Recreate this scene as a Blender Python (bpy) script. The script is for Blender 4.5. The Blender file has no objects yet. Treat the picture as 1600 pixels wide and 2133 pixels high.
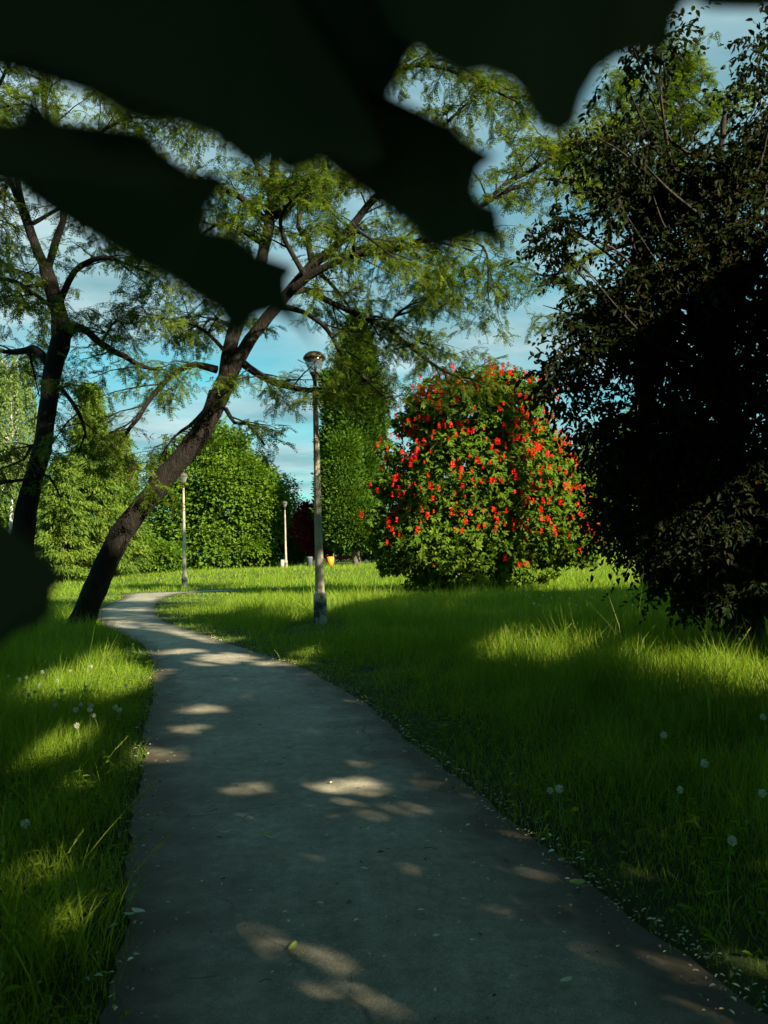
import bpy, math
import numpy as np
from mathutils import Matrix, Vector

rad = math.radians
rng = np.random.default_rng(7)
sc = bpy.context.scene
COL = sc.collection

# ------------------------------------------------------------------ camera
CAM_H, LENS, PITCH, ROLL = 1.5, 28.0, 3.15, -1.6
FPX = LENS / 36.0 * 2133.0
cam_d = bpy.data.cameras.new('camera')
cam = bpy.data.objects.new('camera', cam_d); COL.objects.link(cam)
cam_d.sensor_fit = 'VERTICAL'; cam_d.sensor_height = 36.0; cam_d.sensor_width = 27.0
cam_d.lens = LENS
cam_d.clip_start = 0.02; cam_d.clip_end = 3000
CM = Matrix.Translation((0, 0, CAM_H)) @ Matrix.Rotation(rad(90 + PITCH), 4, 'X') @ Matrix.Rotation(rad(ROLL), 4, 'Z')
cam.matrix_world = CM
cam_d.dof.use_dof = True
cam_d.dof.focus_distance = 13.0
cam_d.dof.aperture_fstop = 6.6
sc.camera = cam
sc.render.resolution_x, sc.render.resolution_y = 768, 1024

# ------------------------------------------------------------------ sun and sky
SUN_EL, SUN_PHI = 28.0, 48.0          # elevation; degrees to the right of straight behind the camera
SUN = np.array([math.sin(rad(SUN_PHI)) * math.cos(rad(SUN_EL)), -math.cos(rad(SUN_PHI)) * math.cos(rad(SUN_EL)), math.sin(rad(SUN_EL))])
sl = bpy.data.lights.new('sun', 'SUN'); sl.energy = 5.0; sl.angle = rad(0.7); sl.color = (1.0, 0.86, 0.62)
so = bpy.data.objects.new('sun', sl); COL.objects.link(so)
so.rotation_euler = Vector(SUN).to_track_quat('Z', 'Y').to_euler()

w = bpy.data.worlds.new('World'); sc.world = w; w.use_nodes = True
nt = w.node_tree; nt.nodes.clear()
def N(nt, t, **kw):
    n = nt.nodes.new(t)
    for k, v in kw.items(): setattr(n, k, v)
    return n
out = N(nt, 'ShaderNodeOutputWorld'); bg = N(nt, 'ShaderNodeBackground'); bg.inputs['Strength'].default_value = 0.05
sky = N(nt, 'ShaderNodeTexSky', sky_type='NISHITA'); sky.sun_disc = False
sky.sun_elevation = rad(SUN_EL); sky.sun_rotation = math.atan2(SUN[0], SUN[1]); sky.ozone_density = 1.4
tint = N(nt, 'ShaderNodeMixRGB', blend_type='MULTIPLY'); tint.inputs[0].default_value = 1.0; tint.inputs[2].default_value = (0.34, 0.95, 0.80, 1)
tc = N(nt, 'ShaderNodeTexCoord'); sep = N(nt, 'ShaderNodeSeparateXYZ')
nt.links.new(tc.outputs['Generated'], sep.inputs[0])
addz = N(nt, 'ShaderNodeMath', operation='ADD'); addz.inputs[1].default_value = 0.12
nt.links.new(sep.outputs['Z'], addz.inputs[0])
mx = N(nt, 'ShaderNodeMath', operation='MAXIMUM'); mx.inputs[1].default_value = 0.05; nt.links.new(addz.outputs[0], mx.inputs[0])
dx = N(nt, 'ShaderNodeMath', operation='DIVIDE'); dy = N(nt, 'ShaderNodeMath', operation='DIVIDE')
nt.links.new(sep.outputs['X'], dx.inputs[0]); nt.links.new(mx.outputs[0], dx.inputs[1])
nt.links.new(sep.outputs['Y'], dy.inputs[0]); nt.links.new(mx.outputs[0], dy.inputs[1])
cmb = N(nt, 'ShaderNodeCombineXYZ'); nt.links.new(dx.outputs[0], cmb.inputs[0]); nt.links.new(dy.outputs[0], cmb.inputs[1])
mp = N(nt, 'ShaderNodeMapping'); mp.inputs['Scale'].default_value = (0.55, 0.8, 1); mp.inputs['Location'].default_value = (3.1, 1.7, 0)
mp.inputs['Rotation'].default_value = (0, 0, rad(18))
nt.links.new(cmb.outputs[0], mp.inputs[0])
no = N(nt, 'ShaderNodeTexNoise'); no.inputs['Scale'].default_value = 1.5; no.inputs['Detail'].default_value = 7; no.inputs['Roughness'].default_value = 0.56
no.inputs['Distortion'].default_value = 0.3
nt.links.new(mp.outputs[0], no.inputs['Vector'])
cr = N(nt, 'ShaderNodeValToRGB'); cr.color_ramp.elements[0].position = 0.36; cr.color_ramp.elements[1].position = 0.58
cr.color_ramp.elements[0].color = (0.08, 0.08, 0.08, 1); cr.color_ramp.elements[1].color = (0.93, 0.93, 0.93, 1)
nt.links.new(no.outputs['Fac'], cr.inputs[0])
no2 = N(nt, 'ShaderNodeTexNoise'); no2.inputs['Scale'].default_value = 4.0; no2.inputs['Detail'].default_value = 5
nt.links.new(mp.outputs[0], no2.inputs['Vector'])
cr2 = N(nt, 'ShaderNodeValToRGB')
CL = 0.92
cr2.color_ramp.elements[0].position = 0.3; cr2.color_ramp.elements[0].color = (1.35 * CL, 2.6 * CL, 2.9 * CL, 1)
cr2.color_ramp.elements[1].position = 0.7; cr2.color_ramp.elements[1].color = (3.7 * CL, 4.9 * CL, 5.0 * CL, 1)
nt.links.new(no2.outputs['Fac'], cr2.inputs[0])
mixc = N(nt, 'ShaderNodeMixRGB')
nt.links.new(sky.outputs[0], tint.inputs[1]); nt.links.new(tint.outputs[0], mixc.inputs[1])
fy = N(nt, 'ShaderNodeMapRange'); fy.inputs['From Min'].default_value = -0.25; fy.inputs['From Max'].default_value = 0.25
fy.inputs['To Min'].default_value = 0.12; nt.links.new(sep.outputs['Y'], fy.inputs['Value'])
fz = N(nt, 'ShaderNodeMapRange'); fz.inputs['From Min'].default_value = 0.62; fz.inputs['From Max'].default_value = 0.85
fz.inputs['To Min'].default_value = 1.0; fz.inputs['To Max'].default_value = 0.15; nt.links.new(sep.outputs['Z'], fz.inputs['Value'])
m1 = N(nt, 'ShaderNodeMath', operation='MULTIPLY'); m2 = N(nt, 'ShaderNodeMath', operation='MULTIPLY')
nt.links.new(fy.outputs[0], m1.inputs[0]); nt.links.new(fz.outputs[0], m1.inputs[1]); nt.links.new(m1.outputs[0], m2.inputs[0]); nt.links.new(cr.outputs[0], m2.inputs[1])
nt.links.new(m2.outputs[0], mixc.inputs[0]); nt.links.new(cr2.outputs[0], mixc.inputs[2])
nt.links.new(mixc.outputs[0], bg.inputs['Color']); nt.links.new(bg.outputs[0], out.inputs[0])

sc.view_settings.view_transform = 'Standard'; sc.view_settings.look = 'None'
sc.view_settings.exposure = 1.9; sc.view_settings.gamma = 1.0; sc.view_settings.use_curve_mapping = False
sc.render.engine = 'CYCLES'
sc.cycles.max_bounces = 5; sc.cycles.diffuse_bounces = 2; sc.cycles.transmission_bounces = 5; sc.cycles.transparent_max_bounces = 6
sc.cycles.glossy_bounces = 2
sc.cycles.use_denoising = True

# ------------------------------------------------------------------ picture <-> place
R3 = np.array(CM.to_3x3()); CO = np.array([0, 0, CAM_H])
def ray(px, py):
    d = np.stack([(np.asarray(px, float) - 800) / FPX, -(np.asarray(py, float) - 1066.5) / FPX, -np.ones_like(np.asarray(px, float))], -1)
    return d @ R3.T
def terrain(x, y):
    x = np.asarray(x, float); y = np.asarray(y, float)
    t = np.clip((y - 38) / 30, 0, 1); t = t * t * (3 - 2 * t)
    return 0.6 * t + 0.0 * x
def P(px, py, D):                                   # the point of that line of sight D metres ahead
    r = ray(px, py); return CO + r * (D / r[1])
def G(px, py, lift=0.0):                            # where that line of sight meets the ground
    r = ray(px, py); z = 0.0
    for _ in range(30):
        t = (z + lift - CAM_H) / r[2] if r[2] < -1e-4 else 200.0
        t = min(t, 160 / r[1]); p = CO + r * t; z = float(terrain(p[0], p[1]))
    return np.array([p[0], p[1], z + lift])
def proj(p):
    c = (np.asarray(p) - CO) @ R3
    return 800 + FPX * c[..., 0] / -c[..., 2], 1066.5 - FPX * c[..., 1] / -c[..., 2]

# ------------------------------------------------------------------ mesh helpers
def norm(v): return v / np.maximum(np.linalg.norm(v, axis=-1, keepdims=True), 1e-9)
def rnd_unit(n):
    v = rng.normal(size=(n, 3)); return norm(v)
class MB:
    def __init__(s): s.v = []; s.q = []; s.t = []; s.a = []; s.n = 0
    def add(s, v, quads=None, tris=None, a=None):
        v = np.asarray(v, float).reshape(-1, 3); s.v.append(v)
        if quads is not None and len(quads): s.q.append(np.asarray(quads, np.int64).reshape(-1, 4) + s.n)
        if tris is not None and len(tris): s.t.append(np.asarray(tris, np.int64).reshape(-1, 3) + s.n)
        s.a.append(np.zeros(len(v)) + (0.5 if a is None else a)); s.n += len(v)
    def build(s, name, mat, parent=None, smooth=False, label=None):
        v = np.concatenate(s.v) if s.v else np.zeros((0, 3))
        org = np.array(parent.location) if parent is not None else np.zeros(3)
        if parent is not None and parent.parent is not None: org = org + np.array(parent.parent.location)
        q = np.concatenate(s.q) if s.q else np.zeros((0, 4), np.int64)
        t = np.concatenate(s.t) if s.t else np.zeros((0, 3), np.int64)
        me = bpy.data.meshes.new(name)
        me.vertices.add(len(v)); me.vertices.foreach_set('co', (v - org).astype(np.float32).ravel())
        me.loops.add(q.size + t.size); me.loops.foreach_set('vertex_index', np.concatenate([q.ravel(), t.ravel()]).astype(np.int32))
        me.polygons.add(len(q) + len(t))
        me.polygons.foreach_set('loop_start', np.concatenate([np.arange(len(q)) * 4, q.size + np.arange(len(t)) * 3]).astype(np.int32))
        me.polygons.foreach_set('use_smooth', np.full(len(q) + len(t), bool(smooth)))
        at = me.attributes.new('rnd', 'FLOAT', 'POINT'); at.data.foreach_set('value', np.concatenate(s.a).astype(np.float32))
        me.update(calc_edges=True); me.validate()
        me.materials.append(mat)
        o = bpy.data.objects.new(name, me); COL.objects.link(o)
        if parent is not None: o.parent = parent
        if label: o['label'] = label
        return o
def tag(o, label=None, cat=None, group=None, kind=None):
    if label: o['label'] = label
    if cat: o['category'] = cat
    if group: o['group'] = group
    if kind: o['kind'] = kind
    return o
def thing(name, loc, label, cat, group=None):
    o = bpy.data.objects.new(name, None); COL.objects.link(o); o.location = loc; o.empty_display_size = 0.2
    return tag(o, label, cat, group)

def smooth_path(pts, step):
    pts = np.asarray(pts, float); n = len(pts)
    ext = np.vstack([2 * pts[0] - pts[1], pts, 2 * pts[-1] - pts[-2]]); res = []
    for i in range(n - 1):
        p0, p1, p2, p3 = ext[i:i + 4]; L = np.linalg.norm((p2 - p1)[:3]); k = max(1, int(L / step))
        for j in range(k):
            t = j / k
            res.append(0.5 * ((2 * p1) + (-p0 + p2) * t + (2 * p0 - 5 * p1 + 4 * p2 - p3) * t * t + (-p0 + 3 * p1 - 3 * p2 + p3) * t ** 3))
    res.append(pts[-1]); return np.array(res)
def tube(mb, pts, sides=8, rough=0.0, a=None, cap=True):      # pts: (n,4) x y z radius
    pts = np.asarray(pts, float); c = pts[:, :3]; r = pts[:, 3]; n = len(c)
    tg = norm(np.gradient(c, axis=0)); u = np.cross(tg[0], [0.3, 1, 0.1]); u = u / np.linalg.norm(u)
    ang = np.arange(sides) * 2 * math.pi / sides; rings = []
    for i in range(n):
        u = u - tg[i] * (u @ tg[i]); u /= max(np.linalg.norm(u), 1e-9); v = np.cross(tg[i], u)
        rr = r[i] * (1 + (rng.normal(size=sides) * rough if rough else 0))
        rings.append(c[i] + (np.cos(ang) * rr)[:, None] * u + (np.sin(ang) * rr)[:, None] * v)
    V = np.concatenate(rings); idx = np.arange(n * sides).reshape(n, sides); nx = np.roll(idx, -1, 1)
    Q = np.stack([idx[:-1], nx[:-1], nx[1:], idx[1:]], -1).reshape(-1, 4)
    T = []
    if cap:
        V = np.vstack([V, c[0], c[-1]])
        T = [[n * sides, nx[0][k], idx[0][k]] for k in range(sides)] + [[n * sides + 1, idx[-1][k], nx[-1][k]] for k in range(sides)]
    mb.add(V, Q, T, a)
def lathe(mb, prof, centre, sides=24, a=None):                # prof: (r, z) list
    prof = np.asarray(prof, float); ang = np.arange(sides) * 2 * math.pi / sides
    V = np.stack([prof[:, 0][:, None] * np.cos(ang), prof[:, 0][:, None] * np.sin(ang), np.repeat(prof[:, 1][:, None], sides, 1)], -1).reshape(-1, 3) + np.asarray(centre)
    idx = np.arange(len(prof) * sides).reshape(len(prof), sides); nx = np.roll(idx, -1, 1)
    mb.add(V, np.stack([idx[:-1], nx[:-1], nx[1:], idx[1:]], -1).reshape(-1, 4), None, a)
def rhombs(mb, pos, axis, nrm, L, W, a, fold=0.25):           # small leaves: four corners, folded on the midrib
    n = len(pos); axis = norm(axis); side = norm(np.cross(axis, nrm)); up = np.cross(side, axis)
    L = np.asarray(L).reshape(-1, 1) * np.ones((n, 1)); W = np.asarray(W).reshape(-1, 1) * np.ones((n, 1))
    mid = pos + axis * L * 0.42 + up * W * fold
    V = np.stack([pos, mid + side * W * .5, pos + axis * L, mid - side * W * .5], 1)
    i = np.arange(n)[:, None] * 4
    T = np.concatenate([i + [0, 1, 2], i + [0, 2, 3]])
    mb.add(V, None, T, np.repeat(np.asarray(a) * np.ones(n), 4))
def lens_leaves(mb, pos, axis, nrm, L, W, a, fold=0.2, droop=0.15):   # bigger leaves: six corners
    n = len(pos); axis = norm(axis); side = norm(np.cross(axis, nrm)); up = np.cross(side, axis)
    L = np.asarray(L).reshape(-1, 1) * np.ones((n, 1)); W = np.asarray(W).reshape(-1, 1) * np.ones((n, 1))
    m1 = pos + axis * L * 0.3 + up * W * fold; m2 = pos + axis * L * 0.68 + up * W * fold * .8 - up * L * droop * .4
    tip = pos + axis * L - up * L * droop
    V = np.stack([pos, m1 + side * W * .46, m2 + side * W * .4, tip, m2 - side * W * .4, m1 - side * W * .46], 1)
    i = np.arange(n)[:, None] * 6
    mb.add(V, np.concatenate([i + [0, 1, 2, 3], i + [0, 3, 4, 5]]), None, np.repeat(np.asarray(a) * np.ones(n), 6))

# ------------------------------------------------------------------ materials
def mat_new(name):
    m = bpy.data.materials.new(name); m.use_nodes = True; t = m.node_tree; t.nodes.clear()
    o = N(t, 'ShaderNodeOutputMaterial'); return m, t, o
def leaf_mat(name, cols, trans, tcol, rough=0.6, spec=0.12, two=1.0):
    m, t, o = mat_new(name)
    at = N(t, 'ShaderNodeAttribute', attribute_name='rnd'); r = N(t, 'ShaderNodeValToRGB')
    while len(r.color_ramp.elements) < len(cols): r.color_ramp.elements.new(0.5)
    for i, c in enumerate(cols):
        e = r.color_ramp.elements[i]; e.position = i / max(1, len(cols) - 1); e.color = (*c, 1)
    t.links.new(at.outputs['Fac'], r.inputs[0])
    b = N(t, 'ShaderNodeBsdfPrincipled'); b.inputs['Roughness'].default_value = rough; b.inputs['Specular IOR Level'].default_value = spec
    t.links.new(r.outputs[0], b.inputs['Base Color'])
    tr = N(t, 'ShaderNodeBsdfTranslucent'); mu = N(t, 'ShaderNodeMixRGB', blend_type='MULTIPLY'); mu.inputs[0].default_value = 1
    mu.inputs[2].default_value = (*tcol, 1); t.links.new(r.outputs[0], mu.inputs[1]); t.links.new(mu.outputs[0], tr.inputs[0])
    mixs = N(t, 'ShaderNodeMixShader'); mixs.inputs[0].default_value = trans
    t.links.new(b.outputs[0], mixs.inputs[1]); t.links.new(tr.outputs[0], mixs.inputs[2]); t.links.new(mixs.outputs[0], o.inputs[0])
    return m
def noise_mat(name, c1, c2, scale, rough=0.9, bump=0.3, bscale=None, stretch=(1, 1, 1), detail=8, dist=0.02, lo=.35, hi=.65):
    m, t, o = mat_new(name); tcn = N(t, 'ShaderNodeTexCoord'); mpn = N(t, 'ShaderNodeMapping'); mpn.inputs['Scale'].default_value = stretch
    t.links.new(tcn.outputs['Object'], mpn.inputs[0])
    n1 = N(t, 'ShaderNodeTexNoise'); n1.inputs['Scale'].default_value = scale; n1.inputs['Detail'].default_value = detail
    t.links.new(mpn.outputs[0], n1.inputs['Vector'])
    r = N(t, 'ShaderNodeValToRGB'); r.color_ramp.elements[0].position = lo; r.color_ramp.elements[1].position = hi
    r.color_ramp.elements[0].color = (*c1, 1); r.color_ramp.elements[1].color = (*c2, 1); t.links.new(n1.outputs['Fac'], r.inputs[0])
    b = N(t, 'ShaderNodeBsdfPrincipled'); b.inputs['Roughness'].default_value = rough; b.inputs['Specular IOR Level'].default_value = 0.2
    t.links.new(r.outputs[0], b.inputs['Base Color'])
    n2 = N(t, 'ShaderNodeTexNoise'); n2.inputs['Scale'].default_value = bscale or scale * 3; n2.inputs['Detail'].default_value = 6
    t.links.new(mpn.outputs[0], n2.inputs['Vector'])
    bp = N(t, 'ShaderNodeBump'); bp.inputs['Strength'].default_value = bump; bp.inputs['Distance'].default_value = dist
    t.links.new(n2.outputs['Fac'], bp.inputs['Height']); t.links.new(bp.outputs[0], b.inputs['Normal']); t.links.new(b.outputs[0], o.inputs[0])
    return m
def flat_mat(name, c, rough=0.6, metal=0.0, spec=0.4):
    return noise_mat(name, tuple(x * 0.8 for x in c), c, 18, rough, 0.05)

M = {}
M['grass'] = leaf_mat('grass', [(0.055, 0.13, 0.010), (0.11, 0.21, 0.012), (0.18, 0.27, 0.018), (0.28, 0.30, 0.10)], 0.45, (1.7, 1.5, 0.5), 0.6, 0.1)
M['locust'] = leaf_mat('locust_leaf', [(0.03, 0.062, 0.008), (0.06, 0.105, 0.010), (0.11, 0.16, 0.014)], 0.45, (1.6, 1.4, 0.6))
M['pod'] = leaf_mat('pod', [(0.04, 0.02, 0.012), (0.10, 0.045, 0.03)], 0.1, (1, 1, 1))
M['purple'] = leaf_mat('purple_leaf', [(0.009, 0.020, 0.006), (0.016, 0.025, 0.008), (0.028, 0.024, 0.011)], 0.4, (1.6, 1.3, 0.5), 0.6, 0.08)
M['chestnut'] = leaf_mat('chestnut_leaf', [(0.03, 0.07, 0.006), (0.06, 0.115, 0.008), (0.11, 0.17, 0.014)], 0.35, (1.7, 1.4, 0.4), 0.65, 0.06)
M['blossom'] = leaf_mat('blossom', [(0.60, 0.010, 0.014), (0.82, 0.022, 0.018), (0.88, 0.07, 0.03), (0.9, 0.16, 0.08)], 0.35, (1.1, 0.8, 0.7))
M['dense'] = leaf_mat('dense_leaf', [(0.045, 0.10, 0.010), (0.075, 0.15, 0.012), (0.12, 0.195, 0.015)], 0.4, (1.6, 1.4, 0.5))
M['light'] = leaf_mat('light_leaf', [(0.06, 0.115, 0.012), (0.10, 0.17, 0.016), (0.16, 0.225, 0.02)], 0.4, (1.5, 1.35, 0.5))
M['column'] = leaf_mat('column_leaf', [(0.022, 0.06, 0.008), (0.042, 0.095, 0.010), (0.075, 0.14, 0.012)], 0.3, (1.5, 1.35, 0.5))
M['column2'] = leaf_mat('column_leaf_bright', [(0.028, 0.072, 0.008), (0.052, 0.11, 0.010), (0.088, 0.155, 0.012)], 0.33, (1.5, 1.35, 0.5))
M['needle'] = leaf_mat('needle', [(0.055, 0.105, 0.015), (0.09, 0.15, 0.018), (0.14, 0.195, 0.022)], 0.35, (1.4, 1.3, 0.6))
M['birch'] = leaf_mat('birch_leaf', [(0.06, 0.11, 0.03), (0.10, 0.16, 0.04), (0.16, 0.21, 0.05)], 0.4, (1.4, 1.3, 0.6))
M['red'] = leaf_mat('red_leaf', [(0.07, 0.008, 0.010), (0.14, 0.014, 0.016), (0.2, 0.03, 0.02)], 0.3, (1.4, 1, 0.8))
M['yellow'] = leaf_mat('yellow_leaf', [(0.16, 0.18, 0.03), (0.24, 0.25, 0.04)], 0.35, (1.4, 1.3, 0.6))
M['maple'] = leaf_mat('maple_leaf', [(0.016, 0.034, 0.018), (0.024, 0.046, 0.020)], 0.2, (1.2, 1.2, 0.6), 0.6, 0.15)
M['caster'] = leaf_mat('park_leaf', [(0.03, 0.07, 0.012), (0.07, 0.12, 0.016)], 0.2, (1.2, 1.2, 0.6))
M['bark'] = noise_mat('bark', (0.005, 0.0045, 0.004), (0.019, 0.016, 0.012), 9, 0.95, 0.9, 14, (3.0, 3.0, 0.45), dist=0.06)
M['bark_grey'] = noise_mat('bark_grey', (0.04, 0.034, 0.028), (0.12, 0.10, 0.08), 8, 0.95, 0.7, 14, (2.4, 2.4, 0.5), dist=0.05)
M['bark_dark'] = noise_mat('bark_dark', (0.012, 0.010, 0.009), (0.035, 0.03, 0.025), 9, 0.95, 0.7, 14, (2.4, 2.4, 0.5), dist=0.03)
M['bark_white'] = noise_mat('bark_white', (0.12, 0.11, 0.10), (0.62, 0.6, 0.56), 5, 0.8, 0.3, 14, (0.6, 0.6, 3), lo=.3, hi=.45)
M['concrete'] = noise_mat('concrete', (0.21, 0.185, 0.13), (0.36, 0.325, 0.245), 5, 0.9, 0.35, 90, (1, 1, 0.5), dist=0.006)
M['concrete_worn'] = noise_mat('concrete_worn', (0.06, 0.055, 0.045), (0.36, 0.32, 0.25), 4.5, 0.95, 0.6, 40, (1, 1, 0.7), dist=0.015, lo=.42, hi=.56)
M['metal_cap'] = noise_mat('metal_cap', (0.05, 0.043, 0.024), (0.08, 0.068, 0.04), 9, 0.5, 0.1)
M['dark_metal'] = noise_mat('dark_metal', (0.03, 0.027, 0.02), (0.06, 0.05, 0.04), 9, 0.55, 0.1)
M['stem'] = noise_mat('stem', (0.10, 0.17, 0.03), (0.16, 0.22, 0.06), 20, 0.6, 0.05)
M['puff'] = leaf_mat('puff', [(0.45, 0.47, 0.38), (0.62, 0.64, 0.54)], 0.5, (1, 1, 1))
M['litter'] = leaf_mat('litter', [(0.04, 0.03, 0.015), (0.35, 0.30, 0.16), (0.65, 0.62, 0.42), (0.85, 0.85, 0.72)], 0.1, (1, 1, 1))
M['fresh'] = leaf_mat('fresh', [(0.24, 0.34, 0.06), (0.42, 0.52, 0.12), (0.75, 0.78, 0.66)], 0.2, (1.2, 1.2, 0.5))
M['orange'] = flat_mat('orange', (0.75, 0.24, 0.02), 0.5)
M['grey_metal'] = flat_mat('grey_metal', (0.09, 0.10, 0.11), 0.5)
M['redpaint'] = flat_mat('redpaint', (0.10, 0.012, 0.010), 0.5)
gm, gt, go_ = mat_new('lamp_glass')
gp = N(gt, 'ShaderNodeBsdfPrincipled'); gp.inputs['Base Color'].default_value = (0.35, 0.38, 0.36, 1); gp.inputs['Roughness'].default_value = 0.12
gtr = N(gt, 'ShaderNodeBsdfTransparent'); gtr.inputs[0].default_value = (0.93, 0.96, 0.95, 1); gmx = N(gt, 'ShaderNodeMixShader'); glw = N(gt, 'ShaderNodeLayerWeight'); glw.inputs[0].default_value = 0.35; gmr = N(gt, 'ShaderNodeMapRange'); gmr.inputs['To Min'].default_value = 0.9; gmr.inputs['To Max'].default_value = 0.35; gt.links.new(glw.outputs['Facing'], gmr.inputs['Value']); gt.links.new(gmr.outputs[0], gmx.inputs[0])
gt.links.new(gp.outputs[0], gmx.inputs[1]); gt.links.new(gtr.outputs[0], gmx.inputs[2]); gt.links.new(gmx.outputs[0], go_.inputs[0]); M['glass'] = gm
M['soil'] = noise_mat('soil', (0.012, 0.022, 0.006), (0.035, 0.055, 0.012), 2.2, 1.0, 0.6, 25)

# ------------------------------------------------------------------ ground and path
def axis_lines(lo, hi, near_lo, near_hi, fine, ratio=1.12):
    a = list(np.arange(near_lo, near_hi + 1e-6, fine)); s = fine; x = near_hi
    while x < hi: s *= ratio; x += s; a.append(x)
    s = fine; x = near_lo; b = []
    while x > lo: s *= ratio; x -= s; b.append(x)
    return np.array(b[::-1] + a)
gx = axis_lines(-900, 900, -25, 25, 1.0); gy = axis_lines(-300, 1500, -10, 90, 1.0)
X, Y = np.meshgrid(gx, gy); Z = terrain(X, Y)
idx = np.arange(X.size).reshape(X.shape)
mb = MB(); mb.add(np.stack([X, Y, Z], -1), np.stack([idx[:-1, :-1], idx[:-1, 1:], idx[1:, 1:], idx[1:, :-1]], -1).reshape(-1, 4))
tag(mb.build('ground', M['soil'], smooth=True), 'rough park ground under the meadow grass', None, None, 'structure')

LE = [(215, 2133), (248, 1950), (268, 1800), (288, 1650), (300, 1550), (312, 1480), (322, 1420), (316, 1372), (296, 1343), (262, 1325), (216, 1303), (203, 1287), (214, 1267), (258, 1246), (262, 1236), (345, 1223), (430, 1213), (500, 1206), (545, 1202)]
RE = [(1592, 2133), (1408, 1990), (1252, 1860), (1135, 1760), (1005, 1670), (895, 1580), (800, 1500), (720, 1440), (650, 1402), (592, 1380), (540, 1362), (470, 1340), (400, 1315), (350, 1300), (325, 1285), (320, 1265), (335, 1250), (370, 1237), (440, 1222), (500, 1212), (545, 1203.5)]
lw = np.array([G(*p) for p in LE]); rw = np.array([G(*p) for p in RE])
def edge(wp, back):
    y = np.concatenate([[p[1] for p in back], wp[:, 1]]); x = np.concatenate([[p[0] for p in back], wp[:, 0]])
    o = np.argsort(y); return y[o], x[o]
YMAX = min(lw[-1, 1], rw[-1, 1])
ly, lx = edge(lw, [(0.75, -3.0), (-0.2, 0.3)]); ry, rx = edge(rw, [(2.95, -3.0), (1.95, 0.3)])
def wob(y, s): return 0.018 * np.sin(y * 2.3 + s) + 0.010 * np.sin(y * 5.9 + 2 * s) + 0.010 * np.sin(y * 13.3 + 3 * s) + 0.008 * np.sin(y * 31.7 + s)
def smooth_edge(y, ey, ex):
    a = 0
    for dlt in (-0.25, -0.1, 0.1, 0.25): a = a + np.interp(y + dlt * np.minimum(1.5, 0.3 + np.abs(y) * .05), ey, ex)
    return a / 4
def left_x(y): return smooth_edge(y, ly, lx) + wob(y, 0.3)
def right_x(y): return smooth_edge(y, ry, rx) + wob(y, 1.9)
py_ = np.concatenate([np.arange(-3, 12, 0.1), np.arange(12, YMAX, 0.25)])
K = 14; u = np.linspace(0, 1, K)
px_ = left_x(py_)[:, None] * (1 - u) + right_x(py_)[:, None] * u
pyy = np.repeat(py_[:, None], K, 1); crown_h = 0.012 + 0.02 * np.sin(u * math.pi)[None, :]
idx = np.arange(px_.size).reshape(px_.shape)
mb = MB(); mb.add(np.stack([px_, pyy, terrain(px_, pyy) + crown_h], -1), np.stack([idx[:-1, :-1], idx[:-1, 1:], idx[1:, 1:], idx[1:, :-1]], -1).reshape(-1, 4), None, np.repeat((np.minimum(u, 1 - u) * 2)[None, :], len(py_), 0).ravel())
m, t, o = mat_new('path_asphalt')
tcn = N(t, 'ShaderNodeTexCoord')
def nz(scale, detail=6, rough=.6):
    n = N(t, 'ShaderNodeTexNoise'); n.inputs['Scale'].default_value = scale; n.inputs['Detail'].default_value = detail; n.inputs['Roughness'].default_value = rough
    t.links.new(tcn.outputs['Object'], n.inputs['Vector']); return n
def ramp(src, p0, c0, p1, c1):
    r = N(t, 'ShaderNodeValToRGB'); r.color_ramp.elements[0].position = p0; r.color_ramp.elements[1].position = p1
    r.color_ramp.elements[0].color = (*c0, 1); r.color_ramp.elements[1].color = (*c1, 1); t.links.new(src, r.inputs[0]); return r
def mixc_(a, b, f, mode='MIX'):
    mm = N(t, 'ShaderNodeMixRGB', blend_type=mode)
    for i, s in ((0, f), (1, a), (2, b)):
        if isinstance(s, (int, float)): mm.inputs[i].default_value = s
        elif isinstance(s, tuple): mm.inputs[i].default_value = (*s, 1)
        else: t.links.new(s, mm.inputs[i])
    return mm.outputs[0]
base = ramp(nz(0.9, 7).outputs['Fac'], .3, (0.185, 0.172, 0.125), .7, (0.37, 0.35, 0.275)).outputs[0]
grain = ramp(nz(150, 3, .7).outputs['Fac'], .3, (0.5, 0.5, 0.5), .7, (1.4, 1.4, 1.4)).outputs[0]
c = mixc_(base, grain, 1.0, 'MULTIPLY')
mott = ramp(nz(14, 5, .7).outputs['Fac'], .35, (0.68, 0.68, 0.68), .65, (1.15, 1.15, 1.15)).outputs[0]
c = mixc_(c, mott, 1.0, 'MULTIPLY')
vo = N(t, 'ShaderNodeTexVoronoi'); vo.inputs['Scale'].default_value = 42; t.links.new(tcn.outputs['Object'], vo.inputs['Vector'])
pb = ramp(vo.outputs['Distance'], 0.10, (1, 1, 1), 0.16, (0, 0, 0)).outputs[0]
pm = ramp(nz(30, 2).outputs['Fac'], .50, (0, 0, 0), .55, (1, 1, 1)).outputs[0]
c = mixc_(c, (0.5, 0.48, 0.42), mixc_(pb, pm, 1.0, 'MULTIPLY'))
pm2 = ramp(nz(23, 2).outputs['Color'], .60, (0, 0, 0), .64, (1, 1, 1)).outputs[0]
c = mixc_(c, (0.07, 0.06, 0.05), mixc_(pb, pm2, 1.0, 'MULTIPLY'))
ea = N(t, 'ShaderNodeAttribute', attribute_name='rnd'); en = nz(2.6, 7, .65)
es = N(t, 'ShaderNodeMath', operation='SUBTRACT'); t.links.new(en.outputs['Fac'], es.inputs[0]); t.links.new(ea.outputs['Fac'], es.inputs[1])
c = mixc_(c, (0.055, 0.045, 0.028), ramp(es.outputs[0], .02, (0, 0, 0), .42, (1, 1, 1)).outputs[0])
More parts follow.
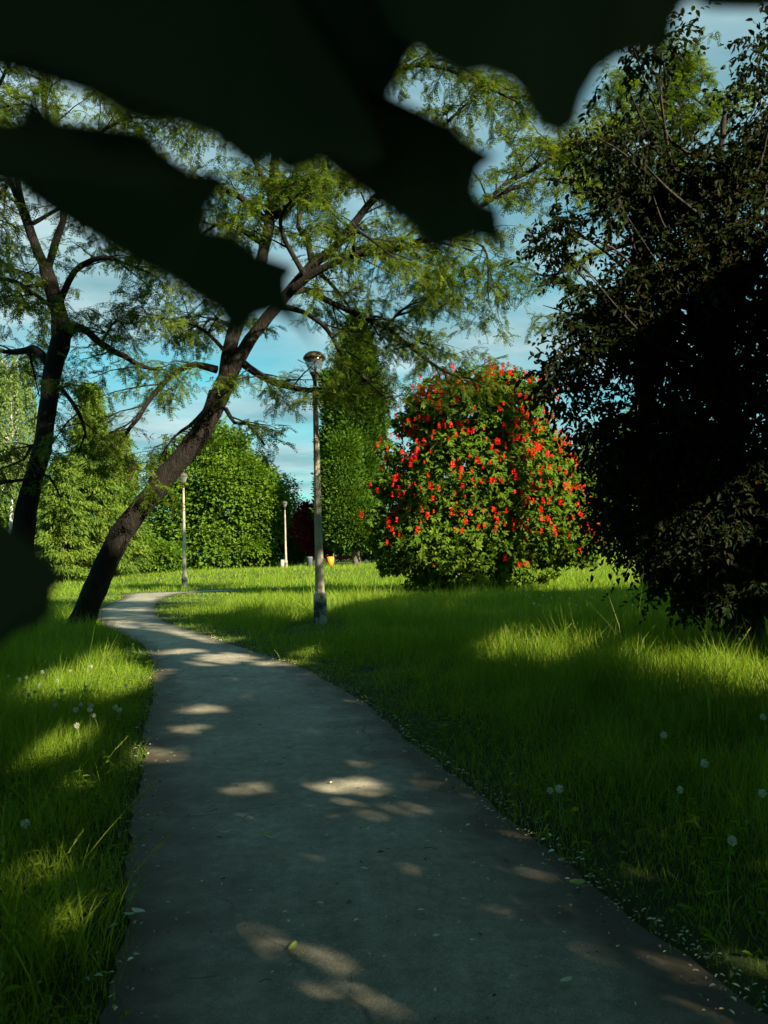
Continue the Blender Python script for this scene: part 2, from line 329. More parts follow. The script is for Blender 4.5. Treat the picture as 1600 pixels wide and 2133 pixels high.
st_ = ramp(nz(1.7, 8, .7).outputs['Color'], .40, (0.72, 0.72, 0.70), .62, (1.08, 1.08, 1.08)).outputs[0]
c = mixc_(c, st_, 1.0, 'MULTIPLY')
dn = N(t, 'ShaderNodeTexNoise'); dn.inputs['Scale'].default_value = 3; dn.inputs['Detail'].default_value = 4; t.links.new(tcn.outputs['Object'], dn.inputs['Vector'])
dv = mixc_(tcn.outputs['Object'], dn.outputs['Color'], 0.22, 'ADD')
vc = N(t, 'ShaderNodeTexVoronoi', feature='DISTANCE_TO_EDGE'); vc.inputs['Scale'].default_value = 0.33; t.links.new(dv, vc.inputs['Vector'])
ck = ramp(vc.outputs['Distance'], 0.0, (1, 1, 1), 0.0055, (0, 0, 0)).outputs[0]
ckm = ramp(nz(0.55, 2).outputs['Fac'], .47, (0, 0, 0), .55, (1, 1, 1)).outputs[0]
c = mixc_(c, (0.035, 0.03, 0.025), mixc_(ck, ckm, 1.0, 'MULTIPLY'))
b = N(t, 'ShaderNodeBsdfPrincipled'); b.inputs['Roughness'].default_value = 0.62; b.inputs['Specular IOR Level'].default_value = 0.45
t.links.new(c, b.inputs['Base Color'])
bp = N(t, 'ShaderNodeBump'); bp.inputs['Strength'].default_value = 0.5; bp.inputs['Distance'].default_value = 0.006
t.links.new(nz(120, 4, .7).outputs['Fac'], bp.inputs['Height']); t.links.new(bp.outputs[0], b.inputs['Normal']); t.links.new(b.outputs[0], o.inputs[0])
M['path'] = m
tag(mb.build('path', M['path'], smooth=True), 'worn grey asphalt footpath winding through the park', None, None, 'structure')

# ------------------------------------------------------------------ grass
def path_gap(x, y):                                  # metres outside the path edge (negative on the path)
    g = np.maximum(left_x(y) - x, x - right_x(y))
    return np.where(y > YMAX, 9.0, g)
def fbm(x, y, s, seed):
    r = np.random.default_rng(seed); a = 0; tot = 0
    for k in range(5):
        f = s * 1.9 ** k; th = r.uniform(0, 6.28, 4); amp = .6 ** k; tot += amp
        a = a + amp * (np.sin(f * (x * np.cos(th[0]) + y * np.sin(th[0])) + th[1]) * np.sin(f * (x * np.cos(th[2]) + y * np.sin(th[2])) + th[3]))
    return a / tot
def blades(mb, x, y, h, wd, segs, bend, a):
    n = len(x); z = terrain(x, y); az = rng.uniform(0, 2 * math.pi, n); fa = rng.uniform(0, 2 * math.pi, n)
    ld = np.stack([np.cos(az), np.sin(az), np.zeros(n)], -1); sd = np.stack([np.cos(fa), np.sin(fa), np.zeros(n)], -1)
    base = np.stack([x, y, z - 0.01], -1); lean = rng.uniform(0.0, 0.35, n)[:, None]; V = []
    for k in range(segs + 1):
        tt = k / segs; b = bend[:, None]
        p = base + np.array([0, 0, 1.0]) * (h[:, None] * (tt - 0.45 * b * tt * tt)) + ld * (h[:, None] * (lean * tt + b * tt * tt))
        wk = wd[:, None] * (1 - tt) ** 0.6 * (0.75 + 0.5 * (tt if tt < .5 else 1 - tt))
        if k < segs: V += [p - sd * wk * .5, p + sd * wk * .5]
        else: V += [p]
    V = np.stack(V, 1); nv = 2 * segs + 1; i = np.arange(n)[:, None] * nv
    q = [i + [2 * k, 2 * k + 1, 2 * k + 3, 2 * k + 2] for k in range(segs - 1)]
    mb.add(V, np.concatenate(q) if q else None, i + [2 * segs - 2, 2 * segs - 1, 2 * segs], np.repeat(a, nv))
def scatter(y0, y1, dens, halfw, extra=1.0):
    ya, n = None, int((y1 - y0) * dens * (halfw(y0) + halfw(y1)))
    yy = rng.uniform(y0, y1, n); xx = rng.uniform(-1, 1, n) * halfw(yy); return xx, yy
hw = lambda y: 0.52 * np.abs(y) + 1.4
gmb = MB()
for (y0, y1, dens, segs, hs, wb) in ((1.6, 4.5, 2600, 3, 1.0, .0042), (4.5, 8, 1700, 3, 1.0, .0048), (8, 13, 900, 2, 1.0, .0075), (13, 20, 460, 2, 1.0, .011), (20, 32, 190, 2, 1.0, .017), (32, 50, 70, 2, 1.0, .03), (50, 85, 24, 1, 1.0, .055)):
    x, y = scatter(y0, y1, dens, hw)
    g = path_gap(x, y) + 0.05 * rng.normal(size=len(x))
    n1 = fbm(x, y, 1.1, 3) + .5 * fbm(x, y, .5, 8); n2 = fbm(x, y, 3.5, 5)
    k = (g > -0.03) & (rng.uniform(size=len(x)) < np.where(x < left_x(y), np.clip(0.6 + g * 2.2, 0, 1), np.clip(0.3 + g * 2.2, 0, 1))) ; x, y, g, n1, n2 = x[k], y[k], g[k], n1[k], n2[k]
    right = x > right_x(y)
    tall = np.where(y > 25, np.clip((g - 1.2) / 5, 0, 1) * .7, np.clip((g - 0.35) / 2.2, 0, 1))
    h = np.where(right, 0.07 + 0.32 * tall, np.where(y > 25, .07 + .16 * np.clip((g - .8) / 3, 0, 1), 0.09 + 0.27 * np.clip(g / 0.8, 0, 1)))
    h = h * np.clip(1 + 0.85 * n1 + 0.75 * n2, .25, 2.3) * rng.uniform(0.45, 1.25, len(x)); h = np.clip(h, 0.03, 0.7); h = np.where((y > 28) & (g < 3.2), np.minimum(h, .05 + .03 * np.clip(g, 0, 4)), h)
    lp = G(668, 1300); h = np.where((np.abs(x - lp[0]) < .7) & (y > lp[1] - 3.2) & (y < lp[1] + .2), np.minimum(h, .07), h)   # mown short in front of the lamp foot
    st = rng.uniform(size=len(x)) < 0.02 * np.clip(g, 0, 1); h[st] *= rng.uniform(1.5, 2.4, st.sum())
    wd = wb * rng.uniform(0.6, 1.3, len(x)); bend = rng.uniform(0.05, 0.75, len(x)) ** 1.3
    a = np.clip(0.42 + 0.22 * rng.normal(size=len(x)) + 0.18 * n1 + 0.1 * n2, 0, 0.9); a[rng.uniform(size=len(x)) < .04] = 1
    blades(gmb, x, y, h, wd, segs, bend, a)
# broad low weeds on the verges
nW = 9000
x = rng.uniform(-6, 7, nW); y = rng.uniform(2, 16, nW); g = path_gap(x, y); k = (g > 0.0) & (fbm(x, y, 1.6, 11) > -.1 + .35 * np.clip(g, 0, 2)); x, y = x[k], y[k]
az = rng.uniform(0, 6.28, len(x)); ax = np.stack([np.cos(az), np.sin(az), rng.uniform(.2, 1.0, len(x))], -1)
lens_leaves(gmb, np.stack([x, y, terrain(x, y) + rng.uniform(0.0, .08, len(x))], -1), ax, np.tile([0, 0, 1.], (len(x), 1)) + rnd_unit(len(x)) * .2, rng.uniform(.03, .08, len(x)), rng.uniform(.012, .026, len(x)), rng.uniform(.1, .6, len(x)), .15, .3)
# leafy weeds standing in the verges
for i in range(420):
    wy = rng.uniform(2.2, 13); side_ = rng.uniform() < .55
    wx = left_x(np.array([wy]))[0] - .05 - abs(rng.normal()) * .9 if side_ else right_x(np.array([wy]))[0] + .05 + abs(rng.normal()) * 1.6
    Hh = rng.uniform(.10, .34); ln = rng.normal(size=2) * .12; m_ = rng.integers(4, 9); tt = np.linspace(.15, 1, m_)
    cpos = np.array([wx, wy, 0.0]) + np.stack([ln[0] * tt, ln[1] * tt, Hh * tt], -1); tube(gmb, [np.append([wx, wy, 0.0], .002), np.append(cpos[-1], .001)], 3, a=.3, cap=False)
    for sgn_ in (-1, 1):
        az_ = rng.uniform(0, 6.28) + np.arange(m_) * 1.57; d_ = np.stack([np.cos(az_) * sgn_, np.sin(az_) * sgn_, np.full(m_, .35)], -1); Lw = rng.uniform(.03, .075) * (1.15 - .6 * tt)
        lens_leaves(gmb, cpos, d_, np.tile([0, 0, 1.], (m_, 1)) + rnd_unit(m_) * .2, Lw, Lw * rng.uniform(.35, .6), np.clip(rng.uniform(.1, .6) + .1 * rng.normal(size=m_), 0, .8), .15, .35)
# tall lush clumps
def clump(px, py, n, h, spread, label, seeds=0, into=None):
    c = G(px, py); mb = into or MB()
    x = c[0] + rng.normal(size=n) * spread; y = c[1] + rng.normal(size=n) * spread
    k = path_gap(x, y) > 0.03; x, y = x[k], y[k]; n = len(x)
    hh = h * rng.uniform(.45, 1.15, n)
    blades(mb, x, y, hh, rng.uniform(.004, .0085, n), 4, rng.uniform(.1, .8, n), rng.uniform(.4, .85, n))
    for i in range(seeds):
        p = np.array([c[0] + rng.normal() * spread, c[1] + rng.normal() * spread, c[2]]); L = h * rng.uniform(1.1, 1.5); d = np.array([rng.normal() * .35, rng.normal() * .3, 1])
        pts = [np.append(p + d * L * s + np.array([d[0], d[1], -.3]) * L * .4 * s * s, .0016) for s in np.linspace(0, 1, 6)]
        tube(mb, pts, 4, a=.75); e = pts[-1][:3]; dd = norm(pts[-1][:3] - pts[-2][:3])
        nn = 26; sp = e - dd * rng.uniform(0, .11, nn)[:, None]
        rhombs(mb, sp, dd + rnd_unit(nn) * .5, rnd_unit(nn), .016, .005, np.full(nn, .95))
    if into: return
    o = mb.build('grass_clump', M['grass']); tag(o, label, 'grass clump', 'tall grass clumps')
def clump_(*a): clump(*a, into=gmb)
clump(75, 2010, 260, .42, .12, 'lush tall grass clump with seed stalks at the bottom of the left verge', 5)
clump(120, 1690, 130, .36, .11, 'grass clump of broad arching blades halfway up the left verge', 3)
clump_(180, 1500, 140, .36, .16, 'sunlit grass clump among the white dandelion clocks', 3)
clump_(1060, 1400, 260, .55, .45, 'bright tall grass clump in the meadow below the flowering tree', 8)
clump_(1440, 1480, 300, .55, .5, 'bright tall grass clump in the meadow beneath the dark tree', 10)
clump_(625, 1388, 150, .20, .2, 'short bright grass clump at the path edge near the lamp post', 2)

tag(gmb.build('grass', M['grass']), 'long green meadow grass on both sides of the path', 'grass', None, 'stuff')

# ------------------------------------------------------------------ light gaps: leaves of the unseen trees are cut away to sun these places
BX = np.array([0, 200, 330, 440, 500, 560, 650, 700, 800, 870, 1000, 1600]); BY = np.array([1300, 1305, 1318, 1345, 1335, 1312, 1288, 1272, 1252, 1240, 1236, 1236])
SPOTS = [(592, 1765, 46, 24), (615, 1805, 38, 12), (540, 1955, 62, 20), (640, 1995, 60, 14), (705, 1642, 46, 15), (860, 1632, 28, 10), (505, 1655, 36, 9), (412, 1482, 46, 9), (385, 1523, 52, 11), (342, 1577, 42, 16), (462, 1376, 62, 13), (560, 1384, 40, 7), (370, 1360, 60, 6), (1235, 2112, 50, 18), (1370, 2020, 55, 12), (650, 1890, 66, 20), (382, 1950, 26, 12),
         (70, 1950, 40, 70), (60, 1830, 36, 40), (105, 1570, 44, 44), (130, 1720, 34, 16), (170, 1432, 110, 40), (278, 1430, 30, 44), (285, 1575, 24, 30), (230, 1375, 50, 20), (1060, 1350, 105, 40), (1450, 1415, 180, 40), (1300, 1385, 70, 22), (620, 1372, 34, 18), (1180, 1325, 60, 12), (140, 1645, 40, 22)]
SW = []; NSP = len(SPOTS)
for _ in range(64): SPOTS.append((rng.uniform(230, 1000), rng.uniform(1400, 2080), rng.uniform(8, 24), rng.uniform(3, 8)))
for (cx, cy, ex, ey) in SPOTS:
    c = G(cx, cy); a_ = G(cx + ex, cy); b1 = G(cx, cy + ey); b2 = G(cx, cy - ey)
    SW.append((c[0], c[1], abs(a_[0] - c[0]), abs(b2[1] - b1[1]) / 2, rng.uniform(.02, .09) if len(SW) < NSP else rng.uniform(-.02, .03)))
SPH = [(P(990, 990, 30.0), 3.9), (P(1120, 1080, 30.0), 2.6), (P(860, 470, 18.0), 2.2), (P(600, 400, 18.0), 3.4), (P(650, 900, 18.0), 1.6), (P(650, 740, 18.0), .9)] + [(P(652 + .02 * (y - 800), y, 18.0), .45) for y in range(780, 1160, 40)]
def sun_open(pos):
    jit = rng.uniform(-.07, .07, len(pos))                         # True where a leaf there would shade a sunlit place
    g = pos - SUN * (pos[:, 2:3] / SUN[2]); op = np.zeros(len(pos), bool)
    fr = g[:, 1] > 1
    X_, Y_ = proj(np.where(fr[:, None], g, [0, 5, 0])); op |= fr & (Y_ < np.interp(X_, BX, BY)) & (X_ > -150) & (X_ < 1500) & (g[:, 1] < 90)
    for (cx, cy, ex, ey, mg) in SW: op |= ((g[:, 0] - cx) / np.maximum(ex + mg + jit, .01)) ** 2 + ((g[:, 1] - cy) / np.maximum(ey + mg + jit, .01)) ** 2 < 1
    for (c, r) in SPH:
        d = pos - c; tt = d @ SUN; op |= (tt > 0) & (np.linalg.norm(d - tt[:, None] * SUN, axis=1) < r)
    return op

# ------------------------------------------------------------------ tree builders
def clumps_in_lobes(lobes, n, shell=0.55):           # lobes: (centre, radii); points near the lobes' outside, none deep inside another lobe
    vol = np.array([np.prod(r) ** (2 / 3) for _, r in lobes]); pick = rng.choice(len(lobes), n, p=vol / vol.sum())
    C = np.array([l[0] for l in lobes])[pick]; Rr = np.array([l[1] for l in lobes])[pick]
    d = rnd_unit(n); wv = fbm(d[:, 0] * 1.0 + C[:, 0], d[:, 2] + d[:, 1] * .7 + C[:, 2], 3.0, 17); s = ((shell + (1 - shell) * rng.uniform(0, 1, n) ** 0.6) * (1 + .26 * wv))[:, None]; p = C + d * Rr * s
    deep = np.zeros(n, bool)
    for c, r in lobes: deep |= (((p - c) / r) ** 2).sum(1) < (shell * .8) ** 2
    return p[~deep], norm(d / Rr)[~deep]
def leafy(mb, cp, cn, per, spread, L, W, droop, arate=0.2, kind='rhomb', zlo=None):
    n = len(cp); cl = np.clip(.5 + arate * rng.normal(size=n), 0, 1)
    p = np.repeat(cp, per, 0); o = np.repeat(cn, per, 0); m = len(p)
    off = rnd_unit(m) * (rng.uniform(0, 1, m) ** .5)[:, None] * spread; off[:, 2] *= .7
    p = p + off; nr = norm(o * .5 + np.array([0, 0, .75]) + rnd_unit(m) * .55); ax = norm(norm(off) * .8 + o * .5 + np.array([0, 0, -droop]) + rnd_unit(m) * .4)
    a = np.clip(np.repeat(cl, per) + .15 * rng.normal(size=m), 0, 1)
    if zlo is not None:
        k = p[:, 2] > zlo; p, nr, ax, a = p[k], nr[k], ax[k], a[k]; m = len(p)
    Ls = L * rng.uniform(.65, 1.25, m)
    (rhombs if kind == 'rhomb' else lens_leaves)(mb, p, ax, nr, Ls, Ls * W, a)
def px_lobes(D, spec, depth=1.0):                    # (cx, cy, rx, ry[, dy]) in picture units at distance D
    k = D / FPX; o = []
    for s in spec:
        c = P(s[0], s[1], D); c = c + np.array([0, s[4] if len(s) > 4 else 0, 0]); o.append((c, np.array([s[2] * k, max(s[2] * k * depth, .4), s[3] * k])))
    return o
def simple_trunk(base, top, r, mat, root, lobes=None, nl=6, name='trunk'):
    mb = MB(); top = np.asarray(top); base = np.asarray(base)
    pts = [np.append(base + (top - base) * s + np.array([.12 * math.sin(5 * s + r), .1 * math.cos(4 * s), 0]) * r * 3 * s, r * (1.35 if s == 0 else 1) * (1 - .85 * s)) for s in np.linspace(0, 1, 7)]
    pts[0][2] -= .1
    tube(mb, smooth_path(pts, .35), 10, .04)
    if lobes:
        for i in range(nl):
            s = rng.uniform(.15, .8); c, rr = lobes[rng.integers(len(lobes))]; q = c + rnd_unit(1)[0] * rr * .8; p0 = base + (top - base) * s
            if q[2] < p0[2]: q[2] = p0[2] + abs(q[2] - p0[2]) * .3
            midp = (p0 + q) / 2 + np.array([0, 0, -.08]) * np.linalg.norm(q - p0); rs = r * (1 - .85 * s) * .55
            tube(mb, smooth_path([np.append(p0, rs), np.append(midp, rs * .6), np.append(q, rs * .15)], .5), 6, .05)
    return mb.build(name, mat, root, True)
def broad_tree(name, label, cat, D, spec, n, per, spread, L, mat, bark, tr=.16, group=None, W=.55, droop=.25, depth=.9, basepx=None, kind='rhomb', shell=.55, trunk_top=.75, clear=.2):
    lobes = px_lobes(D, spec, depth); big = list(lobes)
    for c_, r_ in big:
        for _ in range(5):
            d_ = rnd_unit(1)[0]; d_[1] = -abs(d_[1]) * .8; f_ = rng.uniform(.2, .36); lobes.append((c_ + d_ * r_ * .92, r_ * f_ * rng.uniform(.8, 1.2, 3)))
    cx = basepx if basepx is not None else np.mean([s[0] for s in spec]); b = P(cx, 1160, D); base = np.array([b[0], D, float(terrain(b[0], D))])
    root = thing(name, base, label, cat, group)
    cp, cn = clumps_in_lobes(lobes, n, shell); k = cp[:, 2] > base[2] + clear; cp, cn = cp[k], cn[k]
    mb = MB(); leafy(mb, cp, cn, per, spread, L, W, droop, kind=kind, zlo=base[2] + clear * .7)
    mb.build('crown', mat, root)
    zt = max(c[2] + r[2] for c, r in lobes); xt = lobes[0][0]
    simple_trunk(base, [xt[0], xt[1], base[2] + (zt - base[2]) * trunk_top], tr, bark, root, lobes, 7)
    return root

# pinnate-leaved locusts --------------------------------------------------------
def pinnate(mb, pos, axis, Ls, a, pairs=6):
    n = len(pos); axis = norm(axis); ref = norm(rnd_unit(n) * .5 + np.array([0, 0, 1.0])); side = norm(np.cross(axis, ref)); up = np.cross(side, axis)
    for k in range(pairs):
        t_ = (k + .9) / (pairs + .3); sag = np.array([0, 0, -.22]) * (Ls * t_ * t_)[:, None]
        p = pos + axis * (Ls * t_)[:, None] + sag
        for s in (-1, 1):
            d = side * s * .9 + axis * .55 + np.array([0, 0, -.35]) + rnd_unit(n) * .15
            rhombs(mb, p, d, up + rnd_unit(n) * .25, Ls * .26 * rng.uniform(.8, 1.2, n), Ls * .115, a + rng.normal(size=n) * .06, .1)
def locust(name, label, D, limbs, leaf_len, dens, trunk_r=None, group='locust trees by the path', extra=(), pods=.12, spread2=(.7, 1.9), bark='bark'):
    """limbs: lists of (px, py, radius_px, depth offset); the first is the trunk"""
    k = D / FPX; b = G(*limbs[0][0][:2]); base = np.array([b[0], D, 0.0]); root = thing(name, base, label, 'tree', group)
    tm = MB(); crown = MB(); pm = MB(); src = []
    for li, L in enumerate(limbs):
        pts = np.array([np.append(P(p[0], p[1], D) + np.array([0, p[3], 0]), p[2] * k) for p in L])
        if li == 0: pts[0, 2] = -.12
        sp = smooth_path(pts, .22); jit = np.cumsum(rng.normal(size=(len(sp), 3)) * .012, 0); jit -= np.linspace(0, 1, len(sp))[:, None] * jit[-1]
        if pts[0, 3] < .3: sp[:, :3] += jit
        tube(tm, sp, 12 if pts[0, 3] > .15 else 8, .045)
        src.append((sp, L[0][4] if len(L[0]) > 4 else .25, (.75 if li > 4 else .55) if L[0][1] > 585 and L[-1][1] > 585 else 1.0))
    for (px0, py0, dy0, px1, py1, dy1, r0) in extra:
        p0 = P(px0, py0, D) + [0, dy0, 0]; p1 = P(px1, py1, D) + [0, dy1, 0]; mid = (p0 + p1) / 2 + np.array([rng.normal() * .3, rng.normal() * .3, .35])
        sp = smooth_path([np.append(p0, r0 * k), np.append(mid, r0 * k * .65), np.append(p1, r0 * k * .22)], .22); tube(tm, sp, 7, .05); src.append((sp, .25, 1.0 if py1 > 585 else 1.0))
    LP, LA, PP = [], [], []
    for sp, start, thin in src:
        n = len(sp); seg = .22; sp = smooth_path(sp, .12) if False else sp; i0 = int(n * start)
        if sp[0, 3] > .3: continue
        tg = norm(np.gradient(sp[:, :3], axis=0))
        for i in np.repeat(np.arange(i0, n), 2):
            if rng.uniform() > thin * dens * (.45 + .55 * (i - i0) / max(1, n - i0)): continue
            lim = .6 + .4 * (1 - i / n); d = tg[i] * rng.uniform(.2, .9) + rnd_unit(1)[0] * np.array([1, 1, .35]) * .9 + np.array([0, 0, .12]); d = d / np.linalg.norm(d)
            L2 = rng.uniform(*spread2) * lim; m = 7; r0 = min(sp[i, 3] * .5, .022)
            c = np.array([sp[i, :3] + d * L2 * s + np.array([0, 0, -.17]) * L2 * s * s + rng.normal(size=3) * .03 * s for s in np.linspace(0, 1, m)])
            tube(tm, np.c_[c, np.linspace(r0, .004, m)], 4, cap=False)
            for s in np.linspace(.25, 1, max(3, int(L2 / .17))):
                q = c[0] + (c[-1] - c[0]) * 0; f = s * (m - 1); a0 = int(min(f, m - 2)); q = c[a0] + (c[a0 + 1] - c[a0]) * (f - a0); dt = norm(c[a0 + 1] - c[a0])
                d3 = dt * .6 + rnd_unit(1)[0] * np.array([1, 1, .5]) + np.array([0, 0, -.1]); d3 /= np.linalg.norm(d3); L3 = rng.uniform(.18, .55)
                e = q + d3 * L3 + np.array([0, 0, -.2]) * L3 * L3
                tube(tm, [np.append(q, .005), np.append((q + e) / 2 + [0, 0, .02], .004), np.append(e, .002)], 3, cap=False)
                nl = max(3, int(L3 / .075))
                for u_ in np.linspace(.15, 1, nl):
                    LP.append(q + (e - q) * u_); v = rnd_unit(1)[0]; LA.append(d3 * .5 + v * np.array([.9, .9, .3]) + np.array([0, 0, -.26]))
                if rng.uniform() < pods: PP.append(e)
    LP = np.array(LP); LA = np.array(LA); LX, LY = proj(LP); okl = ~((np.abs(LX - 645) < 34) & (np.abs(LY - 758) < 50) & (LP[:, 1] < 18.6)); LP, LA = LP[okl], LA[okl]
    LP = np.repeat(np.array(LP), 2, 0); LA = np.repeat(np.array(LA), 2, 0); LA = LA + rng.normal(size=LA.shape) * [.45, .45, .3]; n = len(LP); cl = np.clip(.5 + .28 * fbm(LP[:, 0] + LP[:, 1], LP[:, 2], .9, 4) * 2 + .12 * rng.normal(size=n), 0, 1)
    pinnate(crown, LP, LA, leaf_len * rng.uniform(.7, 1.25, n), cl)
    if PP:
        PP = np.repeat(np.array(PP), 3, 0) + rng.normal(size=(len(PP) * 3, 3)) * .06; m = len(PP)
        rhombs(pm, PP, np.tile([0, 0, -1.], (m, 1)) + rnd_unit(m) * .3, rnd_unit(m), rng.uniform(.07, .13, m), .024, rng.uniform(0, 1, m), .1)
        pm.build('seed_pods', M['pod'], root)['kind'] = 'stuff'
    tm.build('trunk', M[bark], root, True); crown.build('crown', M['locust'], root)
    return root

T1 = [
 [(160, 1322, 32.6, 0), (168, 1300, 28.0, 0), (190, 1250, 25.4, 0), (218, 1180, 23.4, 0), (252, 1112, 22.8, 0), (300, 1050, 22.2, 0), (350, 987, 21.5, 0), (400, 927, 20.9, 0), (440, 862, 20.9, 0), (468, 800, 19.5, 0), (478, 775, 16.9, 0), (480, 745, 9.2, 0)],
 [(470, 790, 16.6, 0, .45), (475, 740, 15.8, .1), (490, 680, 14.4, .2), (520, 600, 13.0, .4), (548, 500, 12.2, .5), (562, 400, 10.8, .5), (570, 300, 9.4, .4), (578, 180, 7.2, .3), (590, 40, 5.0, .2), (600, -60, 2.9, .2)],
 [(474, 800, 16.3, 0, .4), (496, 752, 14.7, -.05), (522, 710, 13.1, -.1), (560, 660, 12.4, -.1), (610, 607, 10.8, -.2), (650, 565, 10.1, -.3), (700, 525, 9.3, -.3), (750, 470, 7.7, -.4), (800, 415, 6.9, -.5), (835, 378, 5.4, -.6), (890, 325, 3.9, -.8), (960, 265, 2.3, -.9)],
 [(600, 618, 8.5, -.2, .2), (640, 592, 8.5, -.4), (690, 573, 7.7, -.6), (740, 562, 7.0, -.8), (800, 560, 7.0, -1.0), (850, 556, 6.7, -1.2), (900, 540, 5.6, -1.3), (945, 508, 5.0, -1.3), (990, 482, 4.2, -1.3), (1040, 456, 3.5, -1.4), (1110, 438, 2.8, -1.5), (1190, 462, 1.4, -1.6)],
 [(985, 485, 4.2, -1.3, .1), (1035, 428, 4.2, -1.1), (1090, 395, 3.8, -1.0), (1140, 362, 3.0, -.9), (1195, 330, 1.7, -.8)],
 [(600, 612, 8.5, -.1, .12), (640, 597, 6.8, .2), (690, 615, 6.4, .5), (745, 640, 6.0, .7), (800, 662, 5.1, .9), (850, 698, 4.2, 1.0), (930, 748, 3.0, 1.2), (1010, 768, 1.7, 1.3)],
 [(585, 640, 6.8, 0, .2), (640, 662, 5.1, -.4), (690, 702, 4.7, -.7), (722, 762, 4.2, -.9), (765, 812, 3.4, -1.0), (805, 850, 1.7, -1.1)],
 [(452, 772, 8.5, 0, .15), (412, 768, 6.8, -.3), (372, 798, 6.0, -.6), (340, 842, 5.1, -.8), (312, 890, 4.2, -.9), (290, 925, 3.4, -1.0), (292, 962, 2.5, -1.0), (312, 1002, 1.7, -1.0)],
 [(440, 815, 6.8, 0, .15), (418, 850, 5.1, .3), (382, 880, 4.2, .5), (345, 902, 2.5, .7), (310, 950, 1.7, .8)],
 [(505, 755, 8.5, 0, .1), (555, 790, 7.6, -.3), (600, 812, 6.8, -.5), (640, 826, 5.1, -.7), (700, 828, 4.2, -.9), (745, 818, 2.5, -1.0), (790, 800, 1.3, -1.0)],
 [(470, 852, 5.1, 0, .15), (495, 885, 3.8, -.3), (525, 890, 3.4, -.5), (560, 935, 2.1, -.6)],
 [(556, 450, 7.6, .5, .15), (500, 402, 6.0, .2), (440, 382, 4.2, 0), (380, 400, 2.5, -.1), (330, 370, 1.3, -.2)],
 [(545, 490, 6.8, .5, .15), (480, 442, 5.1, .8), (430, 432, 4.2, 1.0), (370, 470, 2.5, 1.2), (300, 500, 1.3, 1.3)],
 [(565, 430, 7.6, .5, .15), (610, 415, 6.8, .2), (655, 394, 6.0, 0), (715, 372, 5.1, -.2), (780, 376, 3.4, -.3), (840, 345, 1.7, -.4)],
 [(572, 300, 7.6, .4, .2), (640, 255, 6.8, .1), (720, 225, 6.0, -.2), (800, 190, 5.5, -.4), (860, 168, 5.1, -.6), (930, 185, 4.2, -.8), (990, 222, 3.4, -.9), (1060, 262, 1.7, -1.0)],
 [(790, 195, 4.2, -.4, .2), (795, 130, 4.2, -.3), (830, 60, 3.4, -.2), (900, 10, 1.7, -.1)],
 [(860, 168, 3.4, -.6, .1), (920, 140, 3.0, -.3), (1000, 160, 2.1, 0), (1080, 205, 1.3, .2)],
 [(655, 560, 7.6, -.3, .2), (640, 500, 6.8, -.1), (622, 470, 5.1, .1), (640, 400, 3.4, .2), (690, 330, 1.7, .3)],
 [(575, 250, 6.0, .3, .15), (500, 200, 5.1, .1), (420, 230, 4.2, -.1), (350, 255, 2.5, -.2), (260, 260, 1.3, -.3)],
 [(575, 170, 5.1, .3, .15), (480, 110, 4.2, .4), (380, 140, 2.5, .5), (280, 160, 1.3, .6)],
]
EX1 = [(560, 420, .5, 640, 260, 3.2, 8), (545, 500, .5, 420, 330, 3.0, 8), (690, 573, -.6, 820, 470, 2.6, 7), (850, 556, -1.2, 960, 620, -2.8, 5), (740, 562, -.8, 820, 640, -3.0, 5), (650, 565, -.3, 760, 620, 2.8, 6), (640, 592, -.4, 690, 470, -2.6, 6), (800, 415, -.5, 930, 400, 1.6, 5), (745, 640, .7, 900, 660, 2.6, 4), (850, 698, 1.0, 960, 690, 2.2, 3), (900, 540, -1.3, 1010, 640, -.6, 4), (562, 400, .5, 520, 280, -2.5, 6), (570, 300, .4, 700, 120, 2.2, 6), (490, 680, .2, 370, 640, 2.2, 5), (478, 740, .1, 330, 700, -1.6, 5), (520, 600, .4, 420, 560, -1.8, 5), (800, 662, .9, 930, 610, .2, 4), (850, 556, -1.2, 980, 560, .8, 4)]
locust('locust_tree', 'tall dark locust with a thick trunk leaning right beside the path', 18.0, T1, .22, 1.0, extra=EX1)
